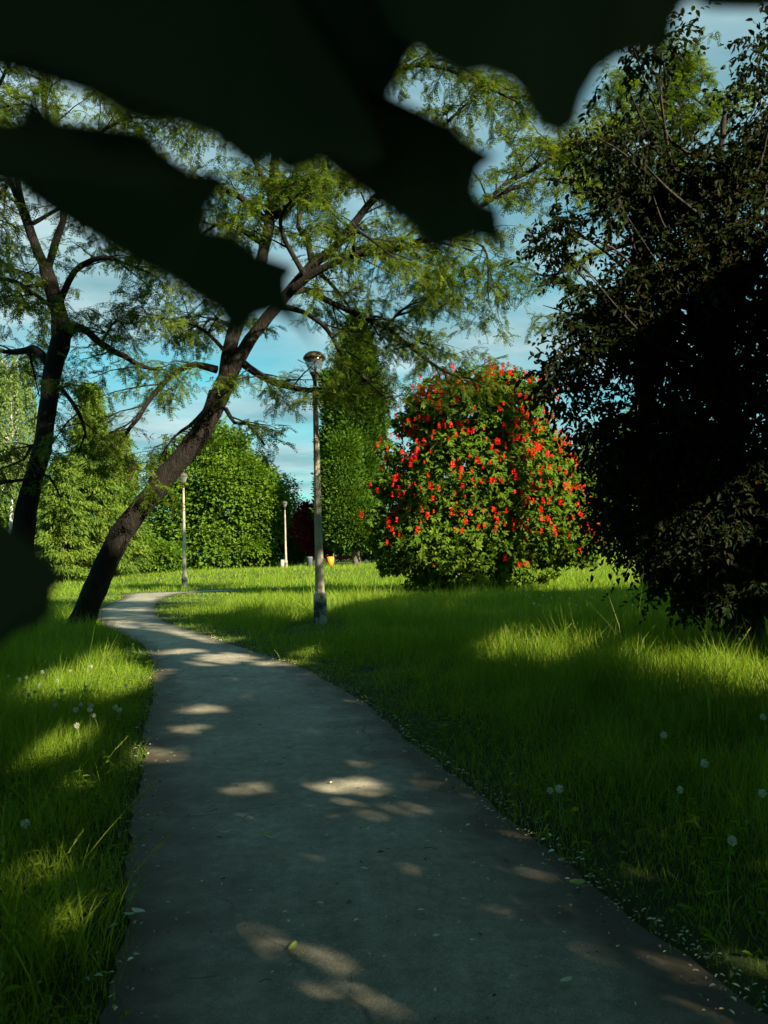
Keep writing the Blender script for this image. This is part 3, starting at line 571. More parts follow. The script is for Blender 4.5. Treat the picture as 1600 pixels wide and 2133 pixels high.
T2 = [
 [(38, 1336, 40, 0), (42, 1300, 33, 0), (45, 1200, 25, 0), (50, 1090, 22, 0), (66, 1010, 20, 0), (88, 935, 18.5, 0), (102, 830, 18, 0), (110, 770, 19, 0), (128, 702, 20, 0), (122, 650, 16, 0), (104, 590, 15, 0), (95, 555, 13, 0), (94, 540, 6, 0)],
 [(98, 570, 11, 0, .3), (76, 500, 10.5, 0), (46, 430, 10, .1), (18, 375, 8, .2), (-10, 330, 7, .3), (-60, 250, 4, .4)],
 [(96, 560, 8, 0, .3), (114, 492, 7.5, 0), (126, 458, 7, 0), (125, 380, 6.5, 0), (105, 250, 6, -.2), (95, 120, 4, -.3), (90, 20, 2, -.4)],
 [(120, 640, 7, 0, .2), (150, 592, 6.5, -.3), (190, 567, 6, -.5), (240, 558, 5, -.7), (280, 572, 3, -.8), (340, 600, 1.5, -.9)],
 [(138, 700, 9, 0, .15), (170, 690, 8.5, -.3), (195, 698, 8, -.5), (240, 735, 7, -.8), (290, 765, 6, -1.0), (335, 792, 4, -1.2), (380, 800, 2, -1.3)],
 [(100, 755, 10, 0, .15), (72, 727, 9, .3), (40, 712, 8, .6), (0, 710, 7, .9), (-60, 700, 4, 1.2)],
 [(112, 800, 5, 0, .15), (150, 828, 4.5, -.3), (183, 868, 4, -.5), (200, 912, 2.5, -.6), (190, 950, 1.5, -.7)],
 [(85, 930, 5, 0, .15), (55, 925, 4, .3), (30, 950, 3, .5), (-10, 965, 2, .6)],
 [(76, 985, 4, 0, .2), (120, 1000, 3, -.4), (150, 1040, 1.5, -.6)],
 [(70, 1000, 4, 0, .2), (30, 1010, 3, -.4), (-20, 1030, 1.5, -.6)],
 [(46, 430, 6, .1, .2), (20, 300, 5, -.2), (0, 240, 4, -.3), (30, 150, 3, -.3), (60, 60, 1.5, -.4)],
 [(120, 420, 4, 0, .15), (180, 290, 4, .2), (230, 240, 3, .3), (300, 215, 1.5, .4)],
 [(12, 360, 5, .2, .1), (-20, 420, 4, .2), (-20, 520, 3, .2), (30, 560, 2, .2)],
]
EX2 = [(60, 470, 0, 160, 420, 2.0, 5), (104, 590, 0, 20, 620, 1.8, 5), (122, 650, 0, 60, 640, -1.6, 5), (110, 320, -.1, 200, 380, 1.5, 4), (40, 712, .6, 30, 800, 1.2, 4), (125, 400, 0, 60, 330, -1.8, 4), (240, 735, -.8, 260, 690, .4, 3)]
locust('locust_tree', 'locust with an upright forked trunk at the left edge of the photo', 16.6, T2, .215, 1.05, extra=EX2)
T3 = [
 [(1360, 1240, 26, 0), (1355, 1000, 22, 0), (1345, 760, 18, 0), (1335, 560, 15, 0), (1330, 450, 11, 0), (1330, 430, 5, 0)],
 [(1332, 480, 9, 0, .3), (1350, 380, 8, .2), (1370, 280, 6, .3), (1390, 200, 4, .3), (1420, 120, 2, .3)],
 [(1340, 420, 6, 0, .1), (1400, 330, 5, -.3), (1450, 270, 3, -.5), (1500, 235, 1.5, -.6)],
 [(1332, 460, 6, 0, .2), (1290, 380, 5, .3), (1230, 330, 4, .5), (1150, 300, 2, .6)],
 [(1360, 320, 5, .2, .1), (1310, 240, 4, .1), (1320, 160, 2, 0)],
 [(1390, 220, 4, .3, .1), (1440, 180, 3, .5), (1480, 205, 1.5, .5)],
 [(1335, 500, 6, 0, .2), (1250, 520, 5, .4), (1160, 560, 3, .6), (1090, 540, 1.5, .6)],
 [(1330, 560, 6, 0, .2), (1260, 640, 5, .4), (1190, 640, 2, .6)],
]
locust('locust_tree', 'bright yellow green locust whose top rises behind the dark purple tree', 25.0, T3, .28, .9, extra=[(1350, 380, .2, 1440, 330, 1.5, 5), (1340, 420, 0, 1250, 250, -1.0, 5), (1390, 220, .3, 1360, 120, -.4, 3)], spread2=(.8, 2.0))

# ------------------------------------------------------------------ dark purple-leaved tree on the right
D = 11.5
SPEC = [(1440, 500, 190, 125), (1510, 640, 280, 215), (1370, 610, 170, 120), (1490, 860, 260, 215), (1360, 850, 125, 90), (1480, 1060, 210, 165), (1610, 900, 280, 370), (1600, 230, 50, 150), (1650, 450, 230, 270), (1360, 1060, 100, 75), (1560, 1150, 170, 110), (1430, 390, 110, 50), (1640, 1100, 190, 180)]
SPEC += [(x, y, rng.uniform(22, 44), rng.uniform(14, 30), rng.normal() * .7) for (x, y) in ((x0 + 42, y0) for (x0, y0) in ((1250, 180), (1290, 165), (1240, 240), (1192, 272), (1150, 305), (1290, 235), (1330, 320), (1200, 350), (1262, 365), (1160, 400), (1230, 420), (1150, 470), (1112, 505), (1200, 490), (1120, 560), (1098, 592), (1170, 600), (1104, 640), (1230, 640), (1210, 690), (1140, 740), (1120, 780), (1200, 745), (1150, 830), (1200, 880), (1222, 922), (1240, 1000), (1232, 1080), (1272, 1130), (1322, 1180), (1372, 1220), (1425, 1240), (1500, 1265), (1560, 1250), (1562, 85), (1588, 45), (1540, 170), (1545, 260), (1500, 305), (1452, 315), (1392, 335), (1280, 300), (1300, 420), (1180, 540), (1250, 560), (1240, 790), (1260, 850), (1300, 960), (1330, 1120)))]
SPEC_N = 13
lob = px_lobes(D, SPEC, .85); b = P(1545, 1160, D); base = np.array([b[0], D, 0]); root = thing('purple_plum_tree', base, 'big dark purple leaved tree filling the right edge of the meadow', 'tree')
cp, cn = clumps_in_lobes(lob, 14500, .38); hn = fbm(cp[:, 0] + .6 * cp[:, 1], cp[:, 2] + .3 * cp[:, 1], 2.3, 31); kk = (cp[:, 2] > .75) & (hn > -.16 + .10 * np.clip(cp[:, 2] - 3.5, -1, 1.6)); cp, cn = cp[kk], cn[kk]
cm = MB(); tm = MB(); n = len(cp)
td = norm(cn * .9 + rnd_unit(n) * .8 + np.array([0, 0, .05])); TL = rng.uniform(.2, .62, n) ; per = 10
fr = np.tile(np.linspace(.1, 1, per), n); p = np.repeat(cp, per, 0) + np.repeat(td * TL[:, None], per, 0) * fr[:, None] + np.array([0, 0, -.12]) * (fr ** 2)[:, None]
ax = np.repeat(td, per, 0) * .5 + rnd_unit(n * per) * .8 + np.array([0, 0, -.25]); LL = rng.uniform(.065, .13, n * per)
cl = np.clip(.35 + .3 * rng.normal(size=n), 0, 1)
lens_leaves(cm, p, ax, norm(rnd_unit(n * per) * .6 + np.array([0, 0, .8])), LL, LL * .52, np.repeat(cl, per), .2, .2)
sel = rng.choice(n, 2600, replace=False)
for i in sel: tube(tm, [np.append(cp[i], .004), np.append(cp[i] + td[i] * TL[i] * .5, .003), np.append(cp[i] + td[i] * TL[i] + [0, 0, -.1], .0015)], 3, cap=False)
tube(tm, smooth_path([np.append(base - [0, 0, .1], .26), np.append(base + [.05, 0, 1.2], .2), np.append(base + [0, .1, 3], .17), np.append(base + [-.2, 0, 5.5], .1), np.append(base + [.1, 0, 8], .03)], .3), 10, .05)
for li, (c, r) in enumerate(lob):
    for j in range(3 if li < SPEC_N else 1):
        q = c + rnd_unit(1)[0] * r * .8; z0 = max(1.2, min(6.5, q[2] * .65)); p0 = base + np.array([0, 0, z0]); mid = (p0 + q) / 2 + np.array([0, 0, .25]); wb_ = rng.normal(size=(2, 3)) * .28
        tube(tm, smooth_path([np.append(p0, .05), np.append(p0 * .65 + q * .35 + wb_[0], .034), np.append(p0 * .3 + q * .7 + wb_[1], .018), np.append(q, .005)], .2), 6, .06)
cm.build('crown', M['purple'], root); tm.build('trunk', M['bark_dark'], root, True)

# ------------------------------------------------------------------ red flowering chestnut
D = 30.0
SPEC = [(985, 880, 130, 95), (1050, 860, 100, 85), (930, 900, 85, 85), (980, 1010, 170, 120), (1090, 1000, 110, 110), (870, 1010, 75, 80), (960, 1120, 165, 85), (1110, 1100, 110, 80), (860, 1120, 80, 70), (980, 1190, 120, 50), (1170, 1080, 60, 80), (1040, 1190, 80, 45), (1190, 1140, 55, 45)]
SPEC += [(x, y, rng.uniform(22, 40), rng.uniform(18, 30)) for (x, y) in ((870, 840), (905, 805), (960, 790), (1020, 785), (1065, 790), (1110, 820), (845, 880), (815, 940), (800, 1010), (790, 1080), (795, 1130), (815, 1180), (880, 1215), (960, 1225), (1130, 900), (1180, 990), (1210, 1080), (1225, 1130), (1140, 1190), (1060, 1215), (940, 900), (1000, 1050), (900, 1080), (1060, 1110))]
lob = px_lobes(D, SPEC, .8); b = P(985, 1160, D); base = np.array([b[0], D, float(terrain(b[0], D))])
root = thing('red_chestnut_tree', base, 'round chestnut tree covered in upright red blossoms in the meadow', 'tree')
cp, cn = clumps_in_lobes(lob, 16500, .55); k = cp[:, 2] > base[2] + .12; cp, cn = cp[k], cn[k]; n = len(cp); cm = MB()
# palmate leaves: five drooping leaflets from one stalk end
ht = norm(cn * .6 + rnd_unit(n) * .6 + np.array([0, 0, .2])); s1 = norm(np.cross(ht, rnd_unit(n))); s2 = np.cross(ht, s1); cl = np.clip(.5 + .25 * rng.normal(size=n), 0, 1)
for j in range(5):
    th = (j - 2) * .85 + rng.normal(size=n) * .1; d = s1 * np.cos(th)[:, None] + s2 * np.sin(th)[:, None] + np.array([0, 0, -.45])
    Lx = rng.uniform(.14, .26, n); rhombs(cm, cp + norm(d) * .01, d, ht + np.array([0, 0, .6]), Lx, Lx * .5, np.clip(cl + .1 * rng.normal(size=n), 0, 1), .15)
cm.build('crown', M['chestnut'], root)
simple_trunk(base, base + [0, 0, 6.5], .2, M['bark_dark'], root, lob, 14)
def blossom_mesh(mb, p, s):
    nn = 26; f = rng.uniform(0, 1, nn); az = rng.uniform(0, 6.28, nn); r_ = .075 * s * (1 - f * .75)
    q = p + np.stack([np.cos(az) * r_, np.sin(az) * r_, f * .30 * s], -1)
    d = np.stack([np.cos(az), np.sin(az), np.full(nn, .5)], -1)
    rhombs(mb, q - d * .02, d, np.tile([0, 0, 1.], (nn, 1)) + rnd_unit(nn) * .5, .12 * s, .10 * s, np.clip(rng.uniform(.1, .75) + .2 * rng.normal(size=nn), 0, 1), .2)
cp, cn = clumps_in_lobes(lob, 4200, .96); k = (cn[:, 1] < .35) & (cn[:, 2] > -.35) & (cp[:, 2] > base[2] + .9); cp, cn = cp[k], cn[k]
cp = cp + cn * .12; cand = .5 * fbm(cp[:, 0] * 1.0, cp[:, 2], 1.3, 21) + .3 * (cp[:, 2] - 4) / 4 + .1 * (cp[:, 0] - base[0]) / 2 + rng.normal(size=len(cp)) * .35
order = []
for i in np.argsort(-cand):
    if len(order) < 540 and all(np.linalg.norm(cp[i] - cp[j]) > .17 for j in order): order.append(i)
cp = cp[order]; size = rng.uniform(.34, .85, len(cp))
fore = np.argsort(cp[:, 1] - size)[:100]; fs = set(fore.tolist()); rest = MB()
for i in range(len(cp)):
    if i in fs: mb = MB(); blossom_mesh(mb, cp[i], size[i]); mb.build('blossom', M['blossom'], root)
    else: blossom_mesh(rest, cp[i], size[i])
rest.build('blossom', M['blossom'], root)['kind'] = 'stuff'

# ------------------------------------------------------------------ trees beyond the path
grp = 'trees beyond the meadow'
broad_tree('maple_tree', 'broad dense green tree rising behind the second lamp post', 'tree', 82, [(430, 1010, 100, 110), (450, 930, 55, 60), (480, 1060, 110, 110), (380, 1090, 85, 90), (530, 1050, 60, 80), (450, 1150, 130, 55), (340, 1140, 50, 60)], 4200, 16, 1.0, .42, M['dense'], M['bark_grey'], .28, grp, basepx=450, kind='rhomb', W=.7)
broad_tree('linden_tree', 'rounded yellow green tree adjoining the broad dense tree on its right', 'tree', 86, [(545, 1030, 42, 75), (560, 1100, 40, 70), (520, 1000, 35, 50)], 1100, 15, .9, .36, M['light'], M['bark_grey'], .2, grp, basepx=548)
broad_tree('young_tree', 'thin young tree with see-through crown behind the third lamp post', 'tree', 88, [(603, 1030, 18, 35), (615, 1060, 22, 25), (598, 1005, 10, 18)], 110, 12, .7, .34, M['light'], M['bark_grey'], .09, grp, basepx=603, shell=.2)
broad_tree('shrub', 'bright green shrub between the third lamp post and the red tree', 'shrub', 84, [(620, 1120, 30, 45), (600, 1140, 25, 35), (640, 1140, 15, 30)], 800, 14, .7, .34, M['light'], M['bark_grey'], .1, grp, basepx=620)
broad_tree('red_maple_tree', 'small dark red leaved tree seen behind the nearest lamp post', 'tree', 79, [(652, 1100, 25, 48), (668, 1115, 17, 42), (640, 1078, 15, 26)], 620, 14, .8, .36, M['red'], M['bark_dark'], .14, grp, basepx=660)
broad_tree('poplar_tree', 'tallest columnar tree, a dark green spire behind the nearest lamp', 'tree', 80, [(742, 730, 26, 70), (738, 850, 52, 110), (735, 980, 60, 110), (732, 1080, 62, 80), (760, 800, 28, 60), (700, 840, 24, 70), (745, 690, 13, 40), (778, 870, 20, 60)], 5600, 16, .95, .42, M['column'], M['bark_grey'], .26, 'columnar trees in the meadow', basepx=744, depth=.9, droop=-.5, clear=2.0)
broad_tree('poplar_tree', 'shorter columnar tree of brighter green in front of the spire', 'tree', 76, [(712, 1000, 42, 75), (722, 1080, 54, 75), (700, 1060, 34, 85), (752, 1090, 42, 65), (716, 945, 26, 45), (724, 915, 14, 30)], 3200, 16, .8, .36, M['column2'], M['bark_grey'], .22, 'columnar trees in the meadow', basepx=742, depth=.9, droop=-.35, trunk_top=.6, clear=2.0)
broad_tree('shrub', 'yellow green bush between the two leaning trunks at the far verge', 'shrub', 62, [(130, 1130, 55, 55), (180, 1150, 50, 45), (90, 1150, 40, 45), (230, 1160, 45, 40)], 1500, 15, .8, .32, M['light'], M['bark_grey'], .1, grp, basepx=150)
broad_tree('shrub', 'low green bush at the foot of the broad dense tree', 'shrub', 66, [(300, 1160, 35, 40), (340, 1165, 30, 30), (270, 1165, 28, 30)], 800, 15, .7, .32, M['dense'], M['bark_grey'], .1, grp, basepx=300)
broad_tree('oak_tree', 'dark rounded tree mass behind the left trunk', 'tree', 76, [(30, 1020, 80, 80), (-40, 980, 80, 90), (60, 1090, 90, 80), (-60, 1090, 90, 90)], 2200, 15, 1.0, .4, M['dense'], M['bark_grey'], .3, grp, basepx=10)
broad_tree('willow_tree', 'pale yellow tree top far behind the chestnut on its right', 'tree', 100, [(1165, 945, 24, 30), (1160, 1040, 50, 110), (1130, 1000, 40, 60)], 900, 14, 1.0, .44, M['yellow'], M['bark_grey'], .25, grp, basepx=1160)
broad_tree('lime_tree', 'bright green tree far behind, between chestnut and purple tree', 'tree', 95, [(1225, 960, 40, 50), (1240, 1060, 80, 100), (1320, 1000, 80, 120)], 1700, 15, 1.0, .44, M['light'], M['bark_grey'], .25, grp, basepx=1250)
for (px, lb, mt, hh) in ((830, 'dark hedge tree far behind the chestnut on its left', 'column', 90), (960, 'broad tree far behind the chestnut crown', 'dense', 150), (1420, 'distant green tree behind the purple tree trunk', 'dense', 190), (1590, 'distant tree at the right edge behind the purple tree', 'column', 220), (690, 'low dark tree at the far end of the meadow behind the columnar pair', 'column', 70), (1760, 'distant tree outside the right edge', 'dense', 210), (-190, 'distant tree beyond the left edge', 'dense', 220), (1080, 'low dark tree at the far end of the meadow behind the chestnut', 'column', 100)):
    broad_tree('park_tree', lb, 'tree', 105, [(px, 1160 - hh * .55, 70, hh * .55), (px + 45, 1160 - hh * .4, 55, hh * .4), (px - 50, 1160 - hh * .4, 50, hh * .42)], 1200, 14, 1.2, .5, M[mt], M['bark_dark'], .3, 'far trees closing the meadow', basepx=px)

def conifer(label, D, px, top, hwid, n, mat):
    b = P(px, 1160, D); base = np.array([b[0], D, float(terrain(b[0], D))]); k = D / FPX; H = P(px, top, D)[2] - base[2]; Rb = hwid * k
    root = thing('larch_tree', base, label, 'tree', 'conifers on the left'); mb = MB(); tm = MB()
    tube(tm, [np.append(base - [0, 0, .1], .25), np.append(base + [0, 0, H * .5], .14), np.append(base + [0, 0, H], .02)], 8, .03)
    nb = n; f = rng.uniform(0.02, 1, nb) ** .8; az = rng.uniform(0, 6.28, nb)
    for i in range(nb):
        z = H * f[i]; r = Rb * ((1 - f[i]) ** .9) * (.66 + .5 * rng.uniform()) + .14; d = np.array([math.cos(az[i]), math.sin(az[i]), 0]); p0 = base + [0, 0, z]
        tip = p0 + d * r + np.array([0, 0, -.12 * r + .1]); tube(tm, [np.append(p0, .035), np.append((p0 + tip) / 2 + [0, 0, .1], .02), np.append(tip, .006)], 3, cap=False)
        m = int(60 + r * 80); s = rng.uniform(.3, 1.02, m); q = p0 + (tip - p0) * s[:, None] + np.array([0, 0, .15]) * np.sin(s * 3.1)[:, None] + rng.normal(size=(m, 3)) * [.28, .28, .12]
        axx = d * .8 + rnd_unit(m) * .6 + np.array([0, 0, -.75]); L = rng.uniform(.2, .42, m)
        rhombs(mb, q, axx, norm(rnd_unit(m) + d * .3 + np.array([0, 0, .6])), L, L * .26, np.clip(.45 + .25 * rng.normal() + .12 * rng.normal(size=m), 0, 1), .1)
    mb.build('crown', M[mat], root); tm.build('trunk', M['bark_grey'], root, True)
conifer('tall pointed larch with feathery green boughs left of the leaning trunk', 58, 190, 805, 95, 330, 'needle')
conifer('shorter pointed larch leaning against the tall larch on its right', 61, 252, 900, 62, 200, 'needle')
conifer('lower feathery larch beside the upright left trunk', 55, 130, 960, 70, 160, 'needle')

# weeping birch at the far left
D = 60; b = P(18, 1160, D); base = np.array([b[0], D, float(terrain(b[0], D))]); root = thing('birch_tree', base, 'pale weeping birch with white stem at the far left', 'tree', grp); mb = MB(); tm = MB()
H = P(18, 760, D)[2]; tube(tm, smooth_path([np.append(base - [0, 0, .1], .2), np.append(base + [.3, 0, H * .5], .085), np.append(base + [.1, 0, H], .02)], .8), 8, .03)
for i in range(420):
    f = rng.uniform(.4, 1); az = rng.uniform(0, 6.28); r = 2.6 * math.sqrt(rng.uniform(.05, 1)) * (1.25 - f * .8); p0 = base + [0.2, 0, H * f]; q = p0 + np.array([math.cos(az) * r, math.sin(az) * r, .5]); L = rng.uniform(1.2, 3.2)
    if i % 3 == 0: tube(tm, [np.append(p0 - [0, 0, .6], .04), np.append(q, .012)], 3, cap=False)
    m = int(L * 22); s = rng.uniform(0, 1, m); pp = q + np.array([math.cos(az), math.sin(az), 0]) * (.4 * s ** .5)[:, None] - np.array([0, 0, 1]) * (L * s)[:, None] + rng.normal(size=(m, 3)) * .09
    rhombs(mb, pp, np.tile([0, 0, -1.], (m, 1)) + rnd_unit(m) * .6, rnd_unit(m), rng.uniform(.16, .28, m), .11, np.clip(.5 + .25 * rng.normal(size=m), 0, 1), .1)
mb.build('crown', M['birch'], root); tm.build('trunk', M['bark_white'], root, True)

# ------------------------------------------------------------------ tall trees outside the view: gaps cut into their crowns shape the sun spots
SX, SY = math.sin(rad(SUN_PHI)), -math.cos(rad(SUN_PHI)); QX, QY = -SY, SX
def qu(q, u): return q * QX + u * SX, q * QY + u * SY
SHADE = [(qu(26, 9.5), 4.6, 2.5, 16, 'tall shade tree far right of the meadow behind the others'), (qu(20.5, 8.5), 4.6, 2.5, 17, 'tall shade tree right of the meadow beyond the purple tree'), (qu(14, 6.5), 4.8, 2.0, 20, 'tall shade tree right of the purple tree'),
         (qu(8, 4.6), 4.6, 1.6, 19, 'tall shade tree on the right just outside the photo'), (qu(2.3, 5.2), 4.4, 1.8, 16, 'tall shade tree right of where the photographer stands'), (qu(-4, 4.5), 4.4, 2.2, 15, 'tall shade tree behind the photographer'),
         ((-7.2, 3.2), 5.6, 3.6, 15, 'tall unseen tree added for shade left of the path beside the photographer'), ((-4.5, -4.0), 5.2, 3.4, 15, 'tall unseen tree added for shade behind the photographer on the left'), ((6.3, 3.0), 5.9, 5.0, 16, 'tall unseen tree added for shade overhanging the path from the right'), ((2.4, -3.5), 5.0, 4.0, 15, 'tall unseen tree added for shade directly behind the photographer')]  # unseen trees added left, overhead and behind to dim the skylight
for ((x, y), rr, z0, H, lb) in SHADE:
    base = np.array([x, y, 0.0]); root = thing('shade_tree', base, lb, 'tree', 'tall shade trees around the photographer')
    hz = (H - z0) / 2; lob = [(base + [0, 0, z0 + hz], np.array([rr, rr, hz])), (base + [.5, .8, z0 + hz * .6], np.array([rr * .95, rr * .95, hz * .6]))]
    nC = 5200; cp = rnd_unit(nC) * (rng.uniform(0.02, 1, nC) ** (1 / 2.6))[:, None]; cp[:, 2] = np.sign(cp[:, 2]) * np.abs(cp[:, 2]) ** .6; cp[:, :2] *= (np.linalg.norm(cp[:, :2], axis=1, keepdims=True) + 1e-6) ** -.35; which = rng.integers(0, 2, nC); cp = np.array([l[0] for l in lob])[which] + cp * np.array([l[1] for l in lob])[which]
    per = 5; p = np.repeat(cp, per, 0) + rng.normal(size=(nC * per, 3)) * .22
    nr = norm(rnd_unit(len(p)) + SUN * .4 + np.array([0, 0, .5])); ax = rnd_unit(len(p)); L = rng.uniform(.18, .30, len(p))
    keep = ~sun_open(p + norm(ax) * L[:, None] * .5); keep &= p[:, 2] > 1.0; keep &= ~((np.abs(p[:, 0]) < 0.58 * p[:, 1] + .3) & (p[:, 1] > -.2) & (p[:, 2] < 1.5 + .86 * p[:, 1] + .3))
    mb = MB(); p, nr, ax, L = p[keep], nr[keep], ax[keep], L[keep]; lens_leaves(mb, p, ax, nr, L, L * .7, rng.uniform(0, 1, len(p)))
    mb.build('crown', M['caster'], root); simple_trunk(base, base + [0, 0, H * .8], .3, M['bark_grey'], root, [(l[0], l[1] * .5) for l in lob], 5)

# ------------------------------------------------------------------ maple twig hanging over the camera
base = np.array([-2.0, -1.6, 0.0]); root = thing('maple_tree', base, 'dark maple whose blurred leaves hang across the top of the photo', 'tree')
tm = MB(); tube(tm, smooth_path([np.append(base - [0, 0, .1], .17), np.append(base + [.05, 0, 1.5], .13), np.append(base + [.1, .1, 3.2], .09), np.append(base + [0, .1, 5.2], .03)], .2), 10, .04); tm.build('trunk', M['bark_dark'], root, True)
bm_ = MB(); BR = [np.array([-1.95, -1.55, 2.1]), np.array([-1.2, -.6, 2.25]), np.array([-.5, .1, 2.05]), np.array([-.1, .33, 1.93]), np.array([.25, .42, 1.86])]
tube(bm_, smooth_path([np.append(p, r) for p, r in zip(BR, (.045, .03, .015, .006, .002))], .08), 8, .03); bm_.build('branch', M['bark_dark'], root, True)
cm = MB(); lob = [(base + [.3, -.6, 3.6], np.array([1.8, 1.5, 1.3])), (base + [0, -.2, 4.6], np.array([1.5, 1.4, 1.1])), (base + [1.6, -.6, 3.5], np.array([1.5, 1.2, .9]))]
cp, cn = clumps_in_lobes(lob, 900, .2); k = ~((cp[:, 1] > -.3) & (cp[:, 2] < 2.6)); cp, cn = cp[k], cn[k]
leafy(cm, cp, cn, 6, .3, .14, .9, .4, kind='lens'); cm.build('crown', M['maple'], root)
LEAVES = [   # outline in picture units, distance, depth tilt (m per picture unit) in x and y, stalk start
 (.33, (.00003, -.00002), [(-260, -330), (40, -360), (330, -300), (520, -160), (640, 20), (720, 120), (770, 250), (800, 330), (740, 352), (690, 326), (640, 350), (598, 362), (560, 330), (549, 356), (500, 332), (440, 284), (385, 252), (330, 262), (258, 244), (212, 200), (150, 150), (70, 122), (-40, 128), (-160, 60), (-300, -60)]),
 (.36, (-.00002, .00003), [(300, -260), (560, -300), (800, -220), (900, -80), (905, 60), (850, 118), (772, 130), (762, 160), (776, 186), (812, 196), (852, 216), (902, 241), (942, 262), (972, 296), (1032, 326), (1000, 352), (986, 396), (1002, 424), (1037, 432), (1047, 500), (1064, 534), (1020, 500), (985, 494), (950, 509), (905, 522), (878, 499), (850, 470), (820, 430), (788, 388), (738, 348), (640, 300), (480, 200), (340, 80), (280, -90)]),
 (.31, (.00004, .00002), [(760, -300), (1000, -380), (1240, -330), (1400, -220), (1500, -130), (1440, -10), (1402, 40), (1398, 94), (1350, 106), (1292, 116), (1242, 150), (1212, 200), (1196, 260), (1170, 284), (1130, 270), (1104, 238), (1090, 200), (1058, 168), (1010, 152), (960, 160), (925, 138), (885, 118), (820, 60), (750, -100)]),
 (.34, (.0, .00003), [(1380, -260), (1560, -300), (1760, -200), (1800, -60), (1700, 10), (1640, 16), (1560, 22), (1480, 20), (1440, 4), (1400, -60)]),
 (.35, (.00002, -.00003), [(-110, 300), (-30, 250), (40, 262), (52, 228), (66, 192), (90, 230), (150, 270), (190, 291), (250, 291), (282, 270), (310, 280), (330, 320), (370, 356), (410, 376), (472, 369), (458, 402), (432, 440), (427, 478), (490, 490), (540, 531), (600, 551), (618, 562), (600, 582), (602, 622), (622, 662), (656, 718), (610, 672), (570, 652), (535, 662), (510, 690), (490, 702), (470, 680), (455, 650), (410, 625), (350, 582), (290, 552), (220, 511), (150, 471), (100, 441), (60, 411), (30, 382), (-60, 374), (-120, 340)]),
 (.42, (.00004, .0), [(-200, 1120), (-120, 1060), (-40, 1050), (0, 1078), (30, 1112), (70, 1150), (100, 1170), (132, 1200), (110, 1232), (106, 1278), (80, 1300), (40, 1312), (0, 1345), (-80, 1380), (-170, 1330), (-220, 1220)]),
]
def in_poly(pt, pl):
    x, y = pt; c = False; j = len(pl) - 1
    for i in range(len(pl)):
        if (pl[i][1] > y) != (pl[j][1] > y) and x < (pl[j][0] - pl[i][0]) * (y - pl[i][1]) / (pl[j][1] - pl[i][1]) + pl[i][0]: c = not c
        j = i
    return c
import bmesh
def leaf_blade(D0, tilt, poly):
    pl = np.array(poly, float); cen = pl.mean(0); bm = bmesh.new(); vs = []
    def place(p):
        dd = (p - cen); bow = .008 * math.sin(dd[0] / 110.) * math.cos(dd[1] / 140.)
        return Vector(P(p[0], p[1], D0 + tilt[0] * dd[0] + tilt[1] * dd[1] + bow) - base)
    # outline softened with extra points
    n = len(pl); o2 = []
    for i in range(n):
        a_, b_ = pl[i], pl[(i + 1) % n]; o2.append(a_)
        L = np.linalg.norm(b_ - a_); kx = int(L // 30)
        for j in range(1, kx): o2.append(a_ + (b_ - a_) * j / kx)
    vs = [bm.verts.new(place(p)) for p in o2]; bm.faces.new(vs)
    bmesh.ops.triangulate(bm, faces=bm.faces[:]); bmesh.ops.subdivide_edges(bm, edges=bm.edges[:], cuts=1, use_grid_fill=True)
    me = bpy.data.meshes.new('leaf'); bm.to_mesh(me); bm.free(); me.materials.append(M['maple'])
    o = bpy.data.objects.new('leaf', me); COL.objects.link(o); o.parent = root
    sm = o.modifiers.new('thickness', 'SOLIDIFY'); sm.thickness = .0006
    return o
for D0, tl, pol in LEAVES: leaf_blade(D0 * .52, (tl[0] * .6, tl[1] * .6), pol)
st = MB()
for p0, p1 in ((BR[2], P(60, -200, .172)), (BR[3], P(520, -180, .187)), (BR[4], P(1100, -250, .161)), (BR[4], P(1580, -200, .177)), (BR[2], P(-100, 310, .182))):
    tube(st, smooth_path([np.append(p0, .002), np.append((p0 + p1) / 2 + [0, 0, .02], .0016), np.append(p1, .0014)], .03), 6, cap=False)
tube(st, smooth_path([np.append(base + [.1, .05, 1.6], .02), np.append([-1.0, -.2, 1.55], .008), np.append(P(-210, 1220, .218), .0015)], .05), 6)
st.build('twigs', M['bark_dark'], root, True)['kind'] = 'stuff'

